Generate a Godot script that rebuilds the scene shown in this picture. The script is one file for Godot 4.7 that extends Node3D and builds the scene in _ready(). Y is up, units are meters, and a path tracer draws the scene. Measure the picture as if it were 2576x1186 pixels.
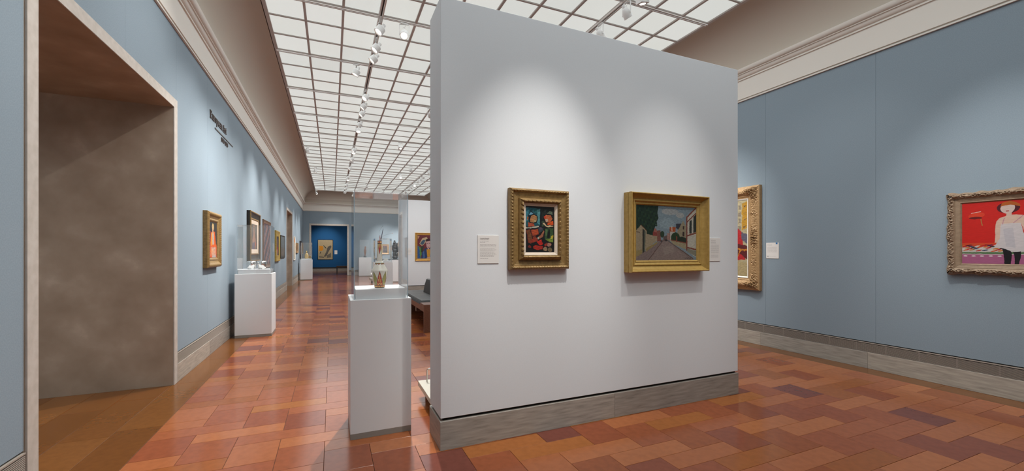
extends Node3D
# An art gallery: metres, y up. Positions are written as (x, height, depth down the gallery); depth d is godot z = -d.

const X_L := -1.532          # face of the left wall
const X_R := 5.915           # face of the right wall
const D_END := 26.6          # face of the end wall
const D_BACK := -3.0         # wall behind the viewer
const Y_SKY := 4.874         # underside of the skylight grid
const SKY_X0 := -0.872
const CELL_X := 0.5106
const SKY_D0 := 8.14
const CELL_D := 0.58333

var M := {}
var taken := {}
var rng := RandomNumberGenerator.new()
var cache := {}
var part_count := {}

# ---------------------------------------------------------------- small helpers
func V(x: float, y: float, d: float) -> Vector3:
	return Vector3(x, y, -d)

func lin(r: float, g: float, b: float) -> Color:
	return Color(r, g, b).linear_to_srgb()

func rgb8(r: int, g: int, b: int) -> Color:
	return Color8(r, g, b)

func numbered(called: String) -> String:
	if not taken.has(called):
		taken[called] = 0
		return called
	taken[called] += 1
	return "%s_%03d" % [called, taken[called]]

func thing(called: String, label: String, category: String, at: Vector3 = Vector3.ZERO, turn: float = 0.0, group: String = "") -> Node3D:
	var o := Node3D.new()
	o.name = numbered(called)
	add_child(o)
	o.position = at
	o.rotation.y = turn
	o.set_meta("label", label)
	o.set_meta("category", category)
	if group != "":
		o.set_meta("group", group)
	return o

func structure(called: String, label: String = "") -> Node3D:
	var o := Node3D.new()
	o.name = called
	add_child(o)
	o.set_meta("kind", "structure")
	if label != "":
		o.set_meta("label", label)
	return o

func part(called: String, mesh: Mesh, mat: Material, parent: Node, at: Vector3 = Vector3.ZERO) -> MeshInstance3D:
	var o := MeshInstance3D.new()
	var key := "%d/%s" % [parent.get_instance_id(), called]
	part_count[key] = part_count.get(key, -1) + 1
	o.name = called if part_count[key] == 0 else "%s_%03d" % [called, part_count[key]]
	o.mesh = mesh
	o.material_override = mat
	parent.add_child(o, true)
	o.position = at
	o.cast_shadow = GeometryInstance3D.SHADOW_CASTING_SETTING_ON
	return o

func label_of(o: Node, text: String) -> void:
	o.set_meta("label", text)

# ---------------------------------------------------------------- mesh builder
class MB:
	var v := PackedVector3Array()
	var n := PackedVector3Array()
	var uv := PackedVector2Array()
	var col := PackedColorArray()
	var c := Color.WHITE
	var colored := false

	func tri_n(a: Vector3, b: Vector3, d: Vector3, na: Vector3, nb: Vector3, nd: Vector3, ua := Vector2.ZERO, ub := Vector2.ZERO, ud := Vector2.ZERO) -> void:
		# corners run anticlockwise seen from outside; stored clockwise
		v.append_array([a, d, b])
		n.append_array([na, nd, nb])
		uv.append_array([ua, ud, ub])
		col.append_array([c, c, c])

	func tri(a: Vector3, b: Vector3, d: Vector3) -> void:
		var k := (b - a).cross(d - a)
		if k.length_squared() < 1e-18:
			return
		k = k.normalized()
		tri_n(a, b, d, k, k, k)

	func quad(a: Vector3, b: Vector3, d: Vector3, e: Vector3) -> void:
		var k := (d - a).cross(e - b)
		if k.length_squared() < 1e-18:
			return
		k = k.normalized()
		tri_n(a, b, d, k, k, k, Vector2(0, 1), Vector2(1, 1), Vector2(1, 0))
		tri_n(a, d, e, k, k, k, Vector2(0, 1), Vector2(1, 0), Vector2(0, 0))

	func quad_out(a: Vector3, b: Vector3, d: Vector3, e: Vector3, from: Vector3) -> void:
		if (d - a).cross(e - b).dot(a + b + d + e - 4.0 * from) < 0:
			quad(a, e, d, b)
		else:
			quad(a, b, d, e)

	func tri_out(a: Vector3, b: Vector3, d: Vector3, from: Vector3) -> void:
		if (b - a).cross(d - a).dot(a + b + d - 3.0 * from) < 0:
			tri(a, d, b)
		else:
			tri(a, b, d)

	# box with chamfered edges, lo and hi in godot axes
	func box(p: Vector3, q: Vector3, bev: float = 0.0) -> void:
		var lo := p.min(q)
		var hi := p.max(q)
		var m := (lo + hi) / 2.0
		var h := (hi - lo) / 2.0
		bev = minf(bev, minf(h.x, minf(h.y, h.z)) * 0.9)
		box_at(Transform3D(Basis(), m), h, bev)

	func box_at(t: Transform3D, h: Vector3, bev: float = 0.0) -> void:
		var m := t.origin
		for ax in 3:
			var b1 := (ax + 1) % 3
			var b2 := (ax + 2) % 3
			for s in [-1.0, 1.0]:
				var ps := []
				for k in [[-1, -1], [1, -1], [1, 1], [-1, 1]]:
					var w := Vector3.ZERO
					w[ax] = s * h[ax]
					w[b1] = k[0] * (h[b1] - bev)
					w[b2] = k[1] * (h[b2] - bev)
					ps.append(t * w)
				quad_out(ps[0], ps[1], ps[2], ps[3], m)
				if bev > 0.0 and s > 0:
					pass
		if bev <= 0.0:
			return
		for ax in 3:          # twelve edges, along axis ax
			var b1 := (ax + 1) % 3
			var b2 := (ax + 2) % 3
			for s1 in [-1.0, 1.0]:
				for s2 in [-1.0, 1.0]:
					var ps := []
					for k in [[-1, 0], [1, 0], [1, 1], [-1, 1]]:
						var w := Vector3.ZERO
						w[ax] = k[0] * (h[ax] - bev)
						w[b1] = s1 * (h[b1] - (bev if k[1] == 1 else 0.0))
						w[b2] = s2 * (h[b2] - (0.0 if k[1] == 1 else bev))
						ps.append(t * w)
					quad_out(ps[0], ps[1], ps[2], ps[3], m)
		for sx in [-1.0, 1.0]:
			for sy in [-1.0, 1.0]:
				for sz in [-1.0, 1.0]:
					tri_out(t * Vector3(sx * h.x, sy * (h.y - bev), sz * (h.z - bev)), t * Vector3(sx * (h.x - bev), sy * h.y, sz * (h.z - bev)), t * Vector3(sx * (h.x - bev), sy * (h.y - bev), sz * h.z), m)

	# grid of points g[i][j]; smooth normals inside the grid, repeated columns or rows give creases. flip turns it inside out
	func grid(g: Array, flip: bool = false, closed_i: bool = false) -> void:
		var ni: int = g.size()
		var nj: int = g[0].size()
		var nr := []
		for i in ni:
			var row := PackedVector3Array()
			row.resize(nj)
			nr.append(row)
		var sg := -1.0 if flip else 1.0
		for i in ni - 1:
			for j in nj - 1:
				var k: Vector3 = (g[i + 1][j + 1] - g[i][j]).cross(g[i][j + 1] - g[i + 1][j]) * sg
				nr[i][j] += k
				nr[i + 1][j] += k
				nr[i][j + 1] += k
				nr[i + 1][j + 1] += k
		if closed_i:
			for j in nj:
				var k: Vector3 = nr[0][j] + nr[ni - 1][j]
				nr[0][j] = k
				nr[ni - 1][j] = k
		for i in ni:
			for j in nj:
				nr[i][j] = nr[i][j].normalized()
		for i in ni - 1:
			for j in nj - 1:
				var a: Vector3 = g[i][j]
				var b: Vector3 = g[i + 1][j]
				var d: Vector3 = g[i + 1][j + 1]
				var e: Vector3 = g[i][j + 1]
				var ua := Vector2(float(i) / (ni - 1), 1.0 - float(j) / (nj - 1))
				var ub := Vector2(float(i + 1) / (ni - 1), ua.y)
				var ud := Vector2(ub.x, 1.0 - float(j + 1) / (nj - 1))
				var ue := Vector2(ua.x, ud.y)
				if flip:
					tri_n(a, d, b, nr[i][j], nr[i + 1][j + 1], nr[i + 1][j], ua, ud, ub)
					tri_n(a, e, d, nr[i][j], nr[i][j + 1], nr[i + 1][j + 1], ua, ue, ud)
				else:
					tri_n(a, b, d, nr[i][j], nr[i + 1][j], nr[i + 1][j + 1], ua, ub, ud)
					tri_n(a, d, e, nr[i][j], nr[i + 1][j + 1], nr[i][j + 1], ua, ud, ue)

	# turned shape about the local y axis; profile of (radius, height), bottom to top, repeated points make creases
	func lathe(prof: Array, seg: int, t: Transform3D = Transform3D(), squash: float = 1.0, uv_by_height: bool = false) -> void:
		var g := []
		for i in seg + 1:
			var a := TAU * i / seg
			var row := []
			for p in prof:
				row.append(t * Vector3(sin(a) * p.x, p.y, cos(a) * p.x * squash))
			g.append(row)
		var from := uv.size()
		grid(g, false, true)
		if uv_by_height:
			var y0: float = prof[0].y
			var y1: float = prof[0].y
			for p in prof:
				y0 = minf(y0, p.y)
				y1 = maxf(y1, p.y)
			var back := t.affine_inverse()
			for k in range(from, uv.size()):
				uv[k].y = 1.0 - ((back * v[k]).y - y0) / (y1 - y0)

	func tube(pts: Array, r: float, seg: int = 6, r_end: float = -1.0) -> void:
		if r_end < 0:
			r_end = r
		var g := []
		for i in seg + 1:
			g.append([])
		for j in pts.size():
			var dir: Vector3 = (pts[mini(j + 1, pts.size() - 1)] - pts[maxi(j - 1, 0)]).normalized()
			var side := dir.cross(Vector3.UP if absf(dir.y) < 0.95 else Vector3.RIGHT).normalized()
			var up := side.cross(dir)
			var rr: float = lerpf(r, r_end, float(j) / maxi(1, pts.size() - 1))
			for i in seg + 1:
				var a := TAU * i / seg
				g[i].append(pts[j] + (side * cos(a) + up * sin(a)) * rr)
		grid(g, false, true)
		for e in [0, pts.size() - 1]:
			for i in seg:
				tri_out(g[i][e], g[i + 1][e], pts[e], pts[pts.size() - 1 - e])

	func mesh() -> ArrayMesh:
		var arr := []
		arr.resize(Mesh.ARRAY_MAX)
		arr[Mesh.ARRAY_VERTEX] = v
		arr[Mesh.ARRAY_NORMAL] = n
		arr[Mesh.ARRAY_TEX_UV] = uv
		if colored:
			arr[Mesh.ARRAY_COLOR] = col
		var m := ArrayMesh.new()
		m.add_surface_from_arrays(Mesh.PRIMITIVE_TRIANGLES, arr)
		return m

func block(size: Vector3, bev: float = 0.0) -> ArrayMesh:      # centred box, shared between alike pieces
	var key := "%.4f %.4f %.4f %.4f" % [size.x, size.y, size.z, bev]
	if not cache.has(key):
		var b := MB.new()
		b.box(-size / 2.0, size / 2.0, bev)
		cache[key] = b.mesh()
	return cache[key]

# a box between two corners given as (x, y, depth), as one part
func bx(called: String, x0: float, y0: float, d0: float, x1: float, y1: float, d1: float, mat: Material, parent: Node, bev: float = 0.0) -> MeshInstance3D:
	var p := V(x0, y0, d0)
	var q := V(x1, y1, d1)
	return part(called, block((q - p).abs(), bev), mat, parent, (p + q) / 2.0)

# ---------------------------------------------------------------- materials
func plain(c: Color, rough: float, spec: float = 0.5, metal: float = 0.0) -> StandardMaterial3D:
	var m := StandardMaterial3D.new()
	m.albedo_color = c
	m.roughness = rough
	m.metallic = metal
	m.metallic_specular = spec
	return m

func noise_tex(sd: int, freq: float, ramp: Array, size: int = 512, oct: int = 4, kind: int = FastNoiseLite.TYPE_SIMPLEX_SMOOTH, ridged: bool = false) -> NoiseTexture2D:
	var f := FastNoiseLite.new()
	f.seed = sd
	f.noise_type = kind
	f.frequency = freq
	f.fractal_octaves = oct
	if ridged:
		f.fractal_type = FastNoiseLite.FRACTAL_RIDGED
	var g := Gradient.new()
	var offs := PackedFloat32Array()
	var cols := PackedColorArray()
	for r in ramp:
		offs.append(r[0])
		cols.append(r[1])
	g.offsets = offs
	g.colors = cols
	var t := NoiseTexture2D.new()
	t.width = size
	t.height = size
	t.seamless = true
	t.noise = f
	t.color_ramp = g
	return t

func tri_map(m: StandardMaterial3D, scale: Vector3) -> void:
	m.uv1_triplanar = true
	m.uv1_world_triplanar = true
	m.uv1_scale = scale

func grey(a: float) -> Color:
	return Color(a, a, a)

func make_materials() -> void:
	# painted and cloth walls
	var weave := noise_tex(3, 0.12, [[0.0, grey(0.93)], [1.0, grey(1.0)]], 256, 2)
	var blue := plain(lin(0.25, 0.308, 0.354), 0.85, 0.3)
	blue.albedo_texture = weave
	tri_map(blue, Vector3(3, 3, 3))
	M.blue = blue
	M.blue_core = plain(lin(0.17, 0.215, 0.25), 0.9, 0.2)
	M.white = plain(lin(0.69, 0.705, 0.72), 0.7, 0.35)
	M.white.albedo_texture = noise_tex(5, 0.1, [[0.0, grey(0.985)], [1.0, grey(1.0)]], 256, 2)
	tri_map(M.white, Vector3(3, 3, 3))
	M.plinth_white = plain(lin(0.74, 0.75, 0.755), 0.5, 0.4)
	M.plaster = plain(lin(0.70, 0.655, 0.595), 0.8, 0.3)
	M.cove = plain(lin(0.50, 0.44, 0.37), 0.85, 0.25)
	M.deep_blue = plain(lin(0.009, 0.082, 0.215), 0.75, 0.35)
	M.dark = plain(lin(0.02, 0.018, 0.016), 0.8, 0.3)
	M.gap = plain(lin(0.05, 0.045, 0.04), 0.9, 0.2)
	# stone of the portal: mottled grey brown
	var st := plain(Color.WHITE, 0.55, 0.4)
	st.albedo_texture = noise_tex(11, 0.0035, [[0.0, lin(0.31, 0.235, 0.175)], [0.4, lin(0.365, 0.285, 0.218)], [0.6, lin(0.39, 0.308, 0.238)], [0.8, lin(0.43, 0.348, 0.275)], [1.0, lin(0.53, 0.44, 0.36)]], 1024, 9)
	tri_map(st, Vector3(0.55, 0.55, 0.55))
	M.stone = st
	# travertine skirting: three tones with horizontal veins
	var k := 0
	for t in [[0.335, 0.297, 0.255], [0.285, 0.252, 0.218], [0.385, 0.335, 0.28]]:
		var tr := plain(Color.WHITE, 0.45, 0.45)
		tr.albedo_texture = noise_tex(21 + k, 0.014, [[0.0, lin(t[0] * 0.62, t[1] * 0.62, t[2] * 0.62)], [0.3, lin(t[0] * 0.88, t[1] * 0.88, t[2] * 0.88)], [0.6, lin(t[0], t[1], t[2])], [1.0, lin(t[0] * 1.22, t[1] * 1.22, t[2] * 1.22)]], 512, 6)
		tri_map(tr, Vector3(0.5, 5.0, 0.5))
		M["skirting_%d" % k] = tr
		k += 1
	M.trim_stone = plain(Color.WHITE, 0.6, 0.4)
	M.trim_stone.albedo_texture = noise_tex(31, 0.03, [[0.0, lin(0.42, 0.37, 0.32)], [0.5, lin(0.47, 0.415, 0.365)], [1.0, lin(0.52, 0.47, 0.42)]], 256, 5)
	tri_map(M.trim_stone, Vector3(1.5, 1.5, 1.5))
	M.grille = plain(lin(0.36, 0.31, 0.265), 0.5, 0.5, 0.1)
	# floor tiles
	var speck := noise_tex(41, 0.012, [[0.0, grey(0.92)], [0.5, grey(0.965)], [1.0, grey(1.0)]], 512, 5)
	var ripple := noise_tex(42, 0.006, [[0.0, grey(0.0)], [1.0, grey(1.0)]], 512, 3)
	k = 0
	for c in TILE_TONES:
		M["tile_%d" % k] = tile_mat(lin(c[0], c[1], c[2]), speck, ripple)
		k += 1
	M.tile_far = tile_mat(Color.WHITE, speck, ripple)
	M.tile_far.vertex_color_use_as_albedo = true
	k = 0
	for c in [[0.175, 0.062, 0.014], [0.195, 0.072, 0.017], [0.155, 0.054, 0.012]]:
		M["border_%d" % k] = tile_mat(lin(c[0], c[1], c[2]), speck, ripple)
		k += 1
	M.grout = plain(lin(0.07, 0.035, 0.022), 0.8, 0.3)
	# skylight
	var ribs := GradientTexture2D.new()
	var rg := Gradient.new()
	rg.offsets = PackedFloat32Array([0.0, 0.25, 0.5, 0.75, 1.0])
	rg.colors = PackedColorArray([grey(0.955), grey(1.0), grey(0.955), grey(1.0), grey(0.955)])
	ribs.gradient = rg
	ribs.width = 64
	ribs.height = 4
	k = 0
	for e in [[0.985, 1.0, 0.98], [0.965, 0.985, 0.965], [0.975, 0.99, 0.965], [0.945, 0.965, 0.945]]:
		var p := plain(lin(0.34, 0.35, 0.35), 0.4, 0.4)
		p.emission_enabled = true
		p.emission = Color(e[0], e[1], e[2])
		p.emission_energy_multiplier = GLOW
		p.emission_texture = ribs
		p.emission_operator = BaseMaterial3D.EMISSION_OP_MULTIPLY
		p.uv1_scale = Vector3(22, 1, 1)
		M["pane_%d" % k] = p
		k += 1
	M.bar = plain(lin(0.50, 0.46, 0.44), 0.55, 0.45)
	M.track = plain(lin(0.64, 0.60, 0.57), 0.5, 0.45)
	M.slot = plain(lin(0.035, 0.02, 0.015), 0.7, 0.3)
	M.lamp_white = plain(lin(0.62, 0.60, 0.575), 0.45, 0.45)
	M.lens = plain(Color.WHITE, 0.2, 0.5)
	M.lens.emission_enabled = true
	M.lens.emission = Color(1.0, 0.97, 0.93)
	M.lens.emission_energy_multiplier = 2.2
	# glass and metals
	var gl := plain(Color(0.93, 0.97, 0.97, 0.025), 0.02, 0.5)
	gl.transparency = BaseMaterial3D.TRANSPARENCY_ALPHA
	M.acrylic = gl
	var ge := plain(Color(0.72, 0.80, 0.84, 0.45), 0.1, 0.5)
	ge.transparency = BaseMaterial3D.TRANSPARENCY_ALPHA
	M.acrylic_edge = ge
	M.silver = plain(lin(0.78, 0.77, 0.75), 0.12, 0.5, 1.0)
	M.steel = plain(lin(0.55, 0.53, 0.5), 0.3, 0.5, 1.0)
	M.gold_metal = plain(lin(0.75, 0.55, 0.22), 0.2, 0.5, 1.0)
	# picture frames
	for f in [["gilt_brown", [0.17, 0.10, 0.032], [0.34, 0.21, 0.075], 0.25], ["gilt", [0.36, 0.225, 0.055], [0.50, 0.325, 0.095], 0.25], ["gilt_light", [0.32, 0.185, 0.08], [0.46, 0.29, 0.135], 0.25], ["gilt_pale", [0.20, 0.135, 0.085], [0.33, 0.235, 0.155], 0.1], ["gilt_dark", [0.012, 0.009, 0.006], [0.034, 0.022, 0.012], 0.1], ["gilt_orange", [0.44, 0.225, 0.045], [0.58, 0.33, 0.085], 0.4], ["gilt_yellow", [0.37, 0.245, 0.05], [0.50, 0.345, 0.09], 0.4]]:
		var m := plain(Color.WHITE, 0.42, 0.5, f[3])
		m.albedo_texture = noise_tex(60 + f[0].length(), 0.03, [[0.0, lin(f[1][0], f[1][1], f[1][2])], [0.45, lin((f[1][0] + f[2][0]) / 2, (f[1][1] + f[2][1]) / 2, (f[1][2] + f[2][2]) / 2)], [1.0, lin(f[2][0], f[2][1], f[2][2])]], 256, 5)
		tri_map(m, Vector3(3, 3, 3))
		M[f[0]] = m
	M.linen = plain(lin(0.62, 0.52, 0.42), 0.8, 0.3)
	M.frame_black = plain(lin(0.025, 0.02, 0.017), 0.4, 0.5)
	M.frame_brown = plain(lin(0.16, 0.085, 0.05), 0.45, 0.5)
	M.frame_white = plain(lin(0.74, 0.71, 0.64), 0.5, 0.4)
	M.card = plain(lin(0.70, 0.665, 0.63), 0.7, 0.3)
	M.print_dark = plain(lin(0.20, 0.17, 0.16), 0.6, 0.3)
	M.letters = plain(lin(0.055, 0.035, 0.028), 0.5, 0.4)
	M.tab_blue = plain(lin(0.05, 0.17, 0.38), 0.6, 0.3)
	# bench
	M.walnut = plain(Color.WHITE, 0.4, 0.45)
	M.walnut.albedo_texture = noise_tex(81, 0.02, [[0.0, lin(0.115, 0.042, 0.022)], [1.0, lin(0.17, 0.067, 0.037)]], 256, 5)
	tri_map(M.walnut, Vector3(6, 6, 0.8))
	M.leather = plain(lin(0.032, 0.028, 0.025), 0.45, 0.38)
	M.leather.albedo_texture = noise_tex(82, 0.02, [[0.0, grey(0.8)], [1.0, grey(1.0)]], 256, 4)
	tri_map(M.leather, Vector3(3, 3, 3))
	M.cream = plain(lin(0.56, 0.52, 0.44), 0.6, 0.35)
	M.plinth_grey = plain(lin(0.27, 0.245, 0.215), 0.5, 0.4)
	M.bronze = plain(lin(0.022, 0.022, 0.024), 0.3, 0.6, 0.2)
	M.copper_wood = plain(lin(0.25, 0.10, 0.055), 0.35, 0.5)
	M.porcelain = plain(lin(0.78, 0.75, 0.68), 0.12, 0.55)
	M.amber = plain(lin(0.60, 0.42, 0.17), 0.15, 0.6)

func tile_mat(c: Color, speck: Texture2D, ripple: Texture2D) -> StandardMaterial3D:
	var m := plain(c, 0.17, 0.36)
	m.albedo_texture = speck
	m.clearcoat_enabled = false
	tri_map(m, Vector3(2.2, 2.2, 2.2))
	return m

const GLOW := 0.64
const TILE_TONES := [[0.42, 0.138, 0.050], [0.385, 0.122, 0.045], [0.345, 0.102, 0.041], [0.315, 0.088, 0.035], [0.285, 0.077, 0.033], [0.245, 0.067, 0.034], [0.19, 0.056, 0.038], [0.375, 0.126, 0.034], [0.325, 0.098, 0.027], [0.295, 0.081, 0.027]]

# ---------------------------------------------------------------- camera, light
const F_PX := 1044.1
const YAW := 23.441

func make_camera_and_light() -> void:
	var cam := Camera3D.new()
	cam.name = "camera"
	add_child(cam)
	cam.projection = Camera3D.PROJECTION_FRUSTUM
	cam.near = 0.05
	cam.far = 120.0
	cam.size = 2.0 * cam.near * 593.0 / F_PX
	cam.frustum_offset = Vector2(0, cam.near * (634.56 - 593.0) / F_PX)
	cam.position = Vector3(0, 1.4, 0)
	cam.rotation_degrees = Vector3(0, -YAW, 0)
	cam.current = true
	var env := Environment.new()
	env.background_mode = Environment.BG_COLOR
	env.background_color = Color(0.02, 0.02, 0.02)
	env.tonemap_mode = Environment.TONE_MAPPER_LINEAR
	env.tonemap_exposure = EXPOSURE
	env.sdfgi_enabled = true
	env.ssao_enabled = true
	env.ssil_enabled = true
	var we := WorldEnvironment.new()
	we.name = "environment"
	we.environment = env
	add_child(we)
	# the lit skylight: three area lights that together have its size, just under its panes
	for i in 3:
		var a := AreaLight3D.new()
		a.name = "skylight_area_light_%03d" % i
		add_child(a)
		a.area_normalize_energy = false
		a.area_size = Vector2(12 * CELL_X, 16 * CELL_D)
		a.rotation_degrees = Vector3(-90, 0, 0)
		a.position = V(SKY_X0 + 6 * CELL_X, Y_SKY - 0.005, -2.36 + (16 * i + 8) * CELL_D)
		a.light_color = Color(0.94, 0.98, 1.0)
		a.light_energy = SKY_ENERGY
		a.shadow_enabled = true

const EXPOSURE := 1.0
const SKY_ENERGY := 0.36

# where a point lands in the photograph, and whether the free-standing wall hides it
func in_view(x: float, y: float, d: float) -> bool:
	var c := cos(deg_to_rad(YAW))
	var s := sin(deg_to_rad(YAW))
	var far := x * s + d * c
	if far < 0.3:
		return false
	var u := 1288.0 + F_PX * (x * c - d * s) / far
	var v := 634.56 - F_PX * (y - 1.4) / far
	if u < -30 or u > 2606 or v < -30 or v > 1216:
		return false
	if d > 2.875:
		var q := 2.875 / d
		if x * q > 0.7 and x * q < 3.68 and 1.4 + (y - 1.4) * q < 3.2:
			return false
	return true

func far_of(x: float, d: float) -> float:
	return x * sin(deg_to_rad(YAW)) + d * cos(deg_to_rad(YAW))

# ---------------------------------------------------------------- floor
func make_floor() -> void:
	var fl := structure("floor", "glossy terracotta tiled gallery floor")
	bx("floor_bed", X_L - 2.2, -0.20, D_BACK - 0.3, X_R + 0.35, -0.0035, 34.0, M.grout, fl)
	rng.seed = 77
	var tiles := []
	for k in range(-4, 19):
		for r in range(-18, 157):
			var p := posmod(r + k - 3, 4)
			var x0 := -0.05 + 0.3 * k
			var d0 := 0.012 + 0.1677 * r
			if p == 0:
				tiles.append([x0, d0, 0.3 if k == 18 else 0.6, 0.1677, true])
			elif p == 1 and k == -4:
				tiles.append([x0, d0, 0.3, 0.1677, true])
			elif p == 2:
				tiles.append([x0, d0, 0.3, 0.3354, false])
	var near := []
	for t in tiles:
		var xm: float = t[0] + t[2] / 2
		var dm: float = t[1] + t[3] / 2
		if in_view(xm, 0, dm):
			near.append([far_of(xm, dm), t])
	near.sort_custom(func(a, b): return a[0] < b[0])
	var single := {}
	for i in mini(285, near.size()):
		single[near[i][1]] = true
	var rest := MB.new()
	rest.colored = true
	for t in tiles:
		var pick := rng.randf()
		var tone := 0
		if t[4]:
			tone = [0, 0, 1, 1, 7, 2, 8, 1, 3, 2][int(pick * 10)]
		else:
			tone = [2, 3, 4, 3, 9, 5, 1, 6, 8, 4][int(pick * 10)]
		var gap := 0.0024
		if single.has(t):
			part("tile", block(Vector3(t[2] - gap, 0.012, t[3] - gap), 0.0012), M["tile_%d" % tone], fl, V(t[0] + t[2] / 2, -0.006, t[1] + t[3] / 2))
		else:
			var c: Array = TILE_TONES[tone]
			rest.c = Color(c[0], c[1], c[2])
			var a := V(t[0] + gap / 2, 0, t[1] + gap / 2)
			var b := V(t[0] + t[2] - gap / 2, 0, t[1] + t[3] - gap / 2)
			rest.quad(a, Vector3(b.x, 0, a.z), b, Vector3(a.x, 0, b.z))
	var far := part("distant_tiles", rest.mesh(), M.tile_far, fl)
	far.set_meta("kind", "stuff")
	# plain brown border along both walls and the passage floor of the portal
	for s in [[X_L - 0.01, -1.2512], [5.6512, X_R + 0.01]]:
		var d := D_BACK
		while d < D_END:
			var e := minf(d + rng.randf_range(0.85, 1.3), D_END)
			bx("border_tile", s[0], -0.012, d, s[1], 0, e - 0.002, M["border_%d" % rng.randi_range(0, 2)], fl, 0.001)
			d = e
	for row in 6:
		var xa := X_L - 0.012 - 0.3 * row
		for span in [[3.21, 5.415], [17.29, 19.51]]:
			if span[0] > 10 and row > 3:
				continue
			var d: float = span[0] - rng.randf_range(0.0, 0.6)
			while d < span[1]:
				var e := minf(d + 0.92, span[1])
				if e > span[0] + 0.02:
					bx("border_tile", xa - 0.2978, -0.012, maxf(d, span[0]), xa, 0, e - 0.002, M["border_%d" % rng.randi_range(0, 2)], fl, 0.001)
				d = e
	# the blue room's floor, beyond the end wall
	for row in 20:
		for k in 22:
			var d := D_END + row * 0.3354
			bx("tile", -2.45 + 0.3 * k, -0.012, d, -2.452 + 0.3 * (k + 1), 0, d + 0.333, M["tile_%d" % [4, 5, 3, 5, 6, 4][rng.randi_range(0, 5)]], fl, 0.001) if row < 2 and k > 3 and k < 12 else null
	var br := MB.new()
	br.colored = true
	for row in range(2, 20):
		for k in 22:
			var c: Array = TILE_TONES[[4, 5, 3, 5, 6, 4][rng.randi_range(0, 5)]]
			br.c = Color(c[0], c[1], c[2])
			var a := V(-2.449 + 0.3 * k, 0, D_END + 0.001 + row * 0.3354)
			var b := a + Vector3(0.298, 0, -0.333)
			br.quad(a, Vector3(b.x, 0, a.z), b, Vector3(a.x, 0, b.z))
	part("distant_tiles", br.mesh(), M.tile_far, fl).set_meta("kind", "stuff")

# ---------------------------------------------------------------- walls
const PANEL_LOW := 0.322
const PANEL_TOP := 3.765

# a long wall seen from the room: along = "d" (side walls) or "x" (end walls); face = position of its face; out = +1/-1 towards the room
func slab(called: String, along: String, face: float, out: float, a: float, b: float, y0: float, y1: float, back: float, front: float, mat: Material, parent: Node, bev: float = 0.0) -> MeshInstance3D:
	if along == "d":
		return bx(called, face - out * back, y0, a, face + out * front, y1, b, mat, parent, bev)
	return bx(called, a, y0, face + out * back, b, y1, face - out * front, mat, parent, bev)

func wall_run(side: String, along: String, face: float, out: float, lo: float, hi: float, seams: Array, doors: Array, paint: Material, what: String) -> void:
	var w := structure("wall_" + side, what)
	var cuts := [lo, hi]
	for s in seams:
		if s > lo and s < hi:
			cuts.append(s)
	for dr in doors:
		cuts.append(dr[0])
		cuts.append(dr[1])
	cuts.sort()
	for i in cuts.size() - 1:
		var a: float = cuts[i]
		var b: float = cuts[i + 1]
		if b - a < 0.01:
			continue
		var y0 := PANEL_LOW
		for dr in doors:
			if a >= dr[0] - 0.001 and b <= dr[1] + 0.001:
				y0 = dr[2]
		slab("wall_panel", along, face, out, a + 0.0006, b - 0.0006, y0, PANEL_TOP, 0.024, 0.0, paint, w, 0.0012)
	# the solid wall behind the cloth panels
	var from := lo
	for dr in doors:
		slab("wall_core", along, face, out, from, dr[0], 0.0, 5.2, 0.3, -0.025, M.blue_core, w)
		slab("wall_core", along, face, out, dr[0], dr[1], dr[2], 5.2, 0.3, -0.025, M.blue_core, w)
		from = dr[1]
	slab("wall_core", along, face, out, from, hi, 0.0, 5.2, 0.3, -0.025, M.blue_core, w)
	# skirting: stone slabs, a linear air grille above them, a dark reveal under the cloth
	var bb := structure("baseboard_" + side, "veined grey stone skirting with a linear air grille along its top")
	from = lo
	var runs := []
	for dr in doors:
		runs.append([from, dr[0]])
		from = dr[1]
	runs.append([from, hi])
	rng.seed = 5 + side.length()
	for run in runs:
		var a: float = run[0]
		while a < run[1] - 0.01:
			var b := minf(a + 1.36, run[1])
			for s in seams:                        # joints stand just beside the cloth seams
				if s + 0.075 > a + 0.3 and s + 0.075 < a + 1.6:
					b = minf(s + 0.075, run[1])
					break
			slab("stone_slab", along, face, out, a + 0.0005, b - 0.0005, 0.0, 0.196, 0.02, 0.012, M["skirting_%d" % [0, 1, 2, 0, 2][rng.randi_range(0, 4)]], bb, 0.002)
			a = b
		var g := MB.new()
		var fins := 10
		for i in fins:
			var y := 0.2015 + 0.0098 * i
			var lo3: Vector3
			var hi3: Vector3
			if along == "d":
				lo3 = V(face - out * 0.012, y, run[0])
				hi3 = V(face + out * 0.006, y + 0.0042, run[1])
			else:
				lo3 = V(run[0], y, face + out * 0.012)
				hi3 = V(run[1], y + 0.0042, face - out * 0.006)
			g.box(lo3, hi3)
		var p: float = run[0] + 0.3
		while p < run[1]:
			if along == "d":
				g.box(V(face - out * 0.018, 0.198, p), V(face - out * 0.008, 0.302, p + 0.012))
			else:
				g.box(V(p, 0.198, face + out * 0.018), V(p + 0.012, 0.302, face + out * 0.008))
			p += 0.3
		part("air_grille", g.mesh(), M.grille, bb).set_meta("kind", "stuff")
		slab("grille_recess", along, face, out, run[0], run[1], 0.196, 0.322, 0.0249, -0.019, M.gap, bb)
		slab("metal_strip", along, face, out, run[0], run[1], 0.303, 0.312, 0.02, 0.008, M.grille, bb)

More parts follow.
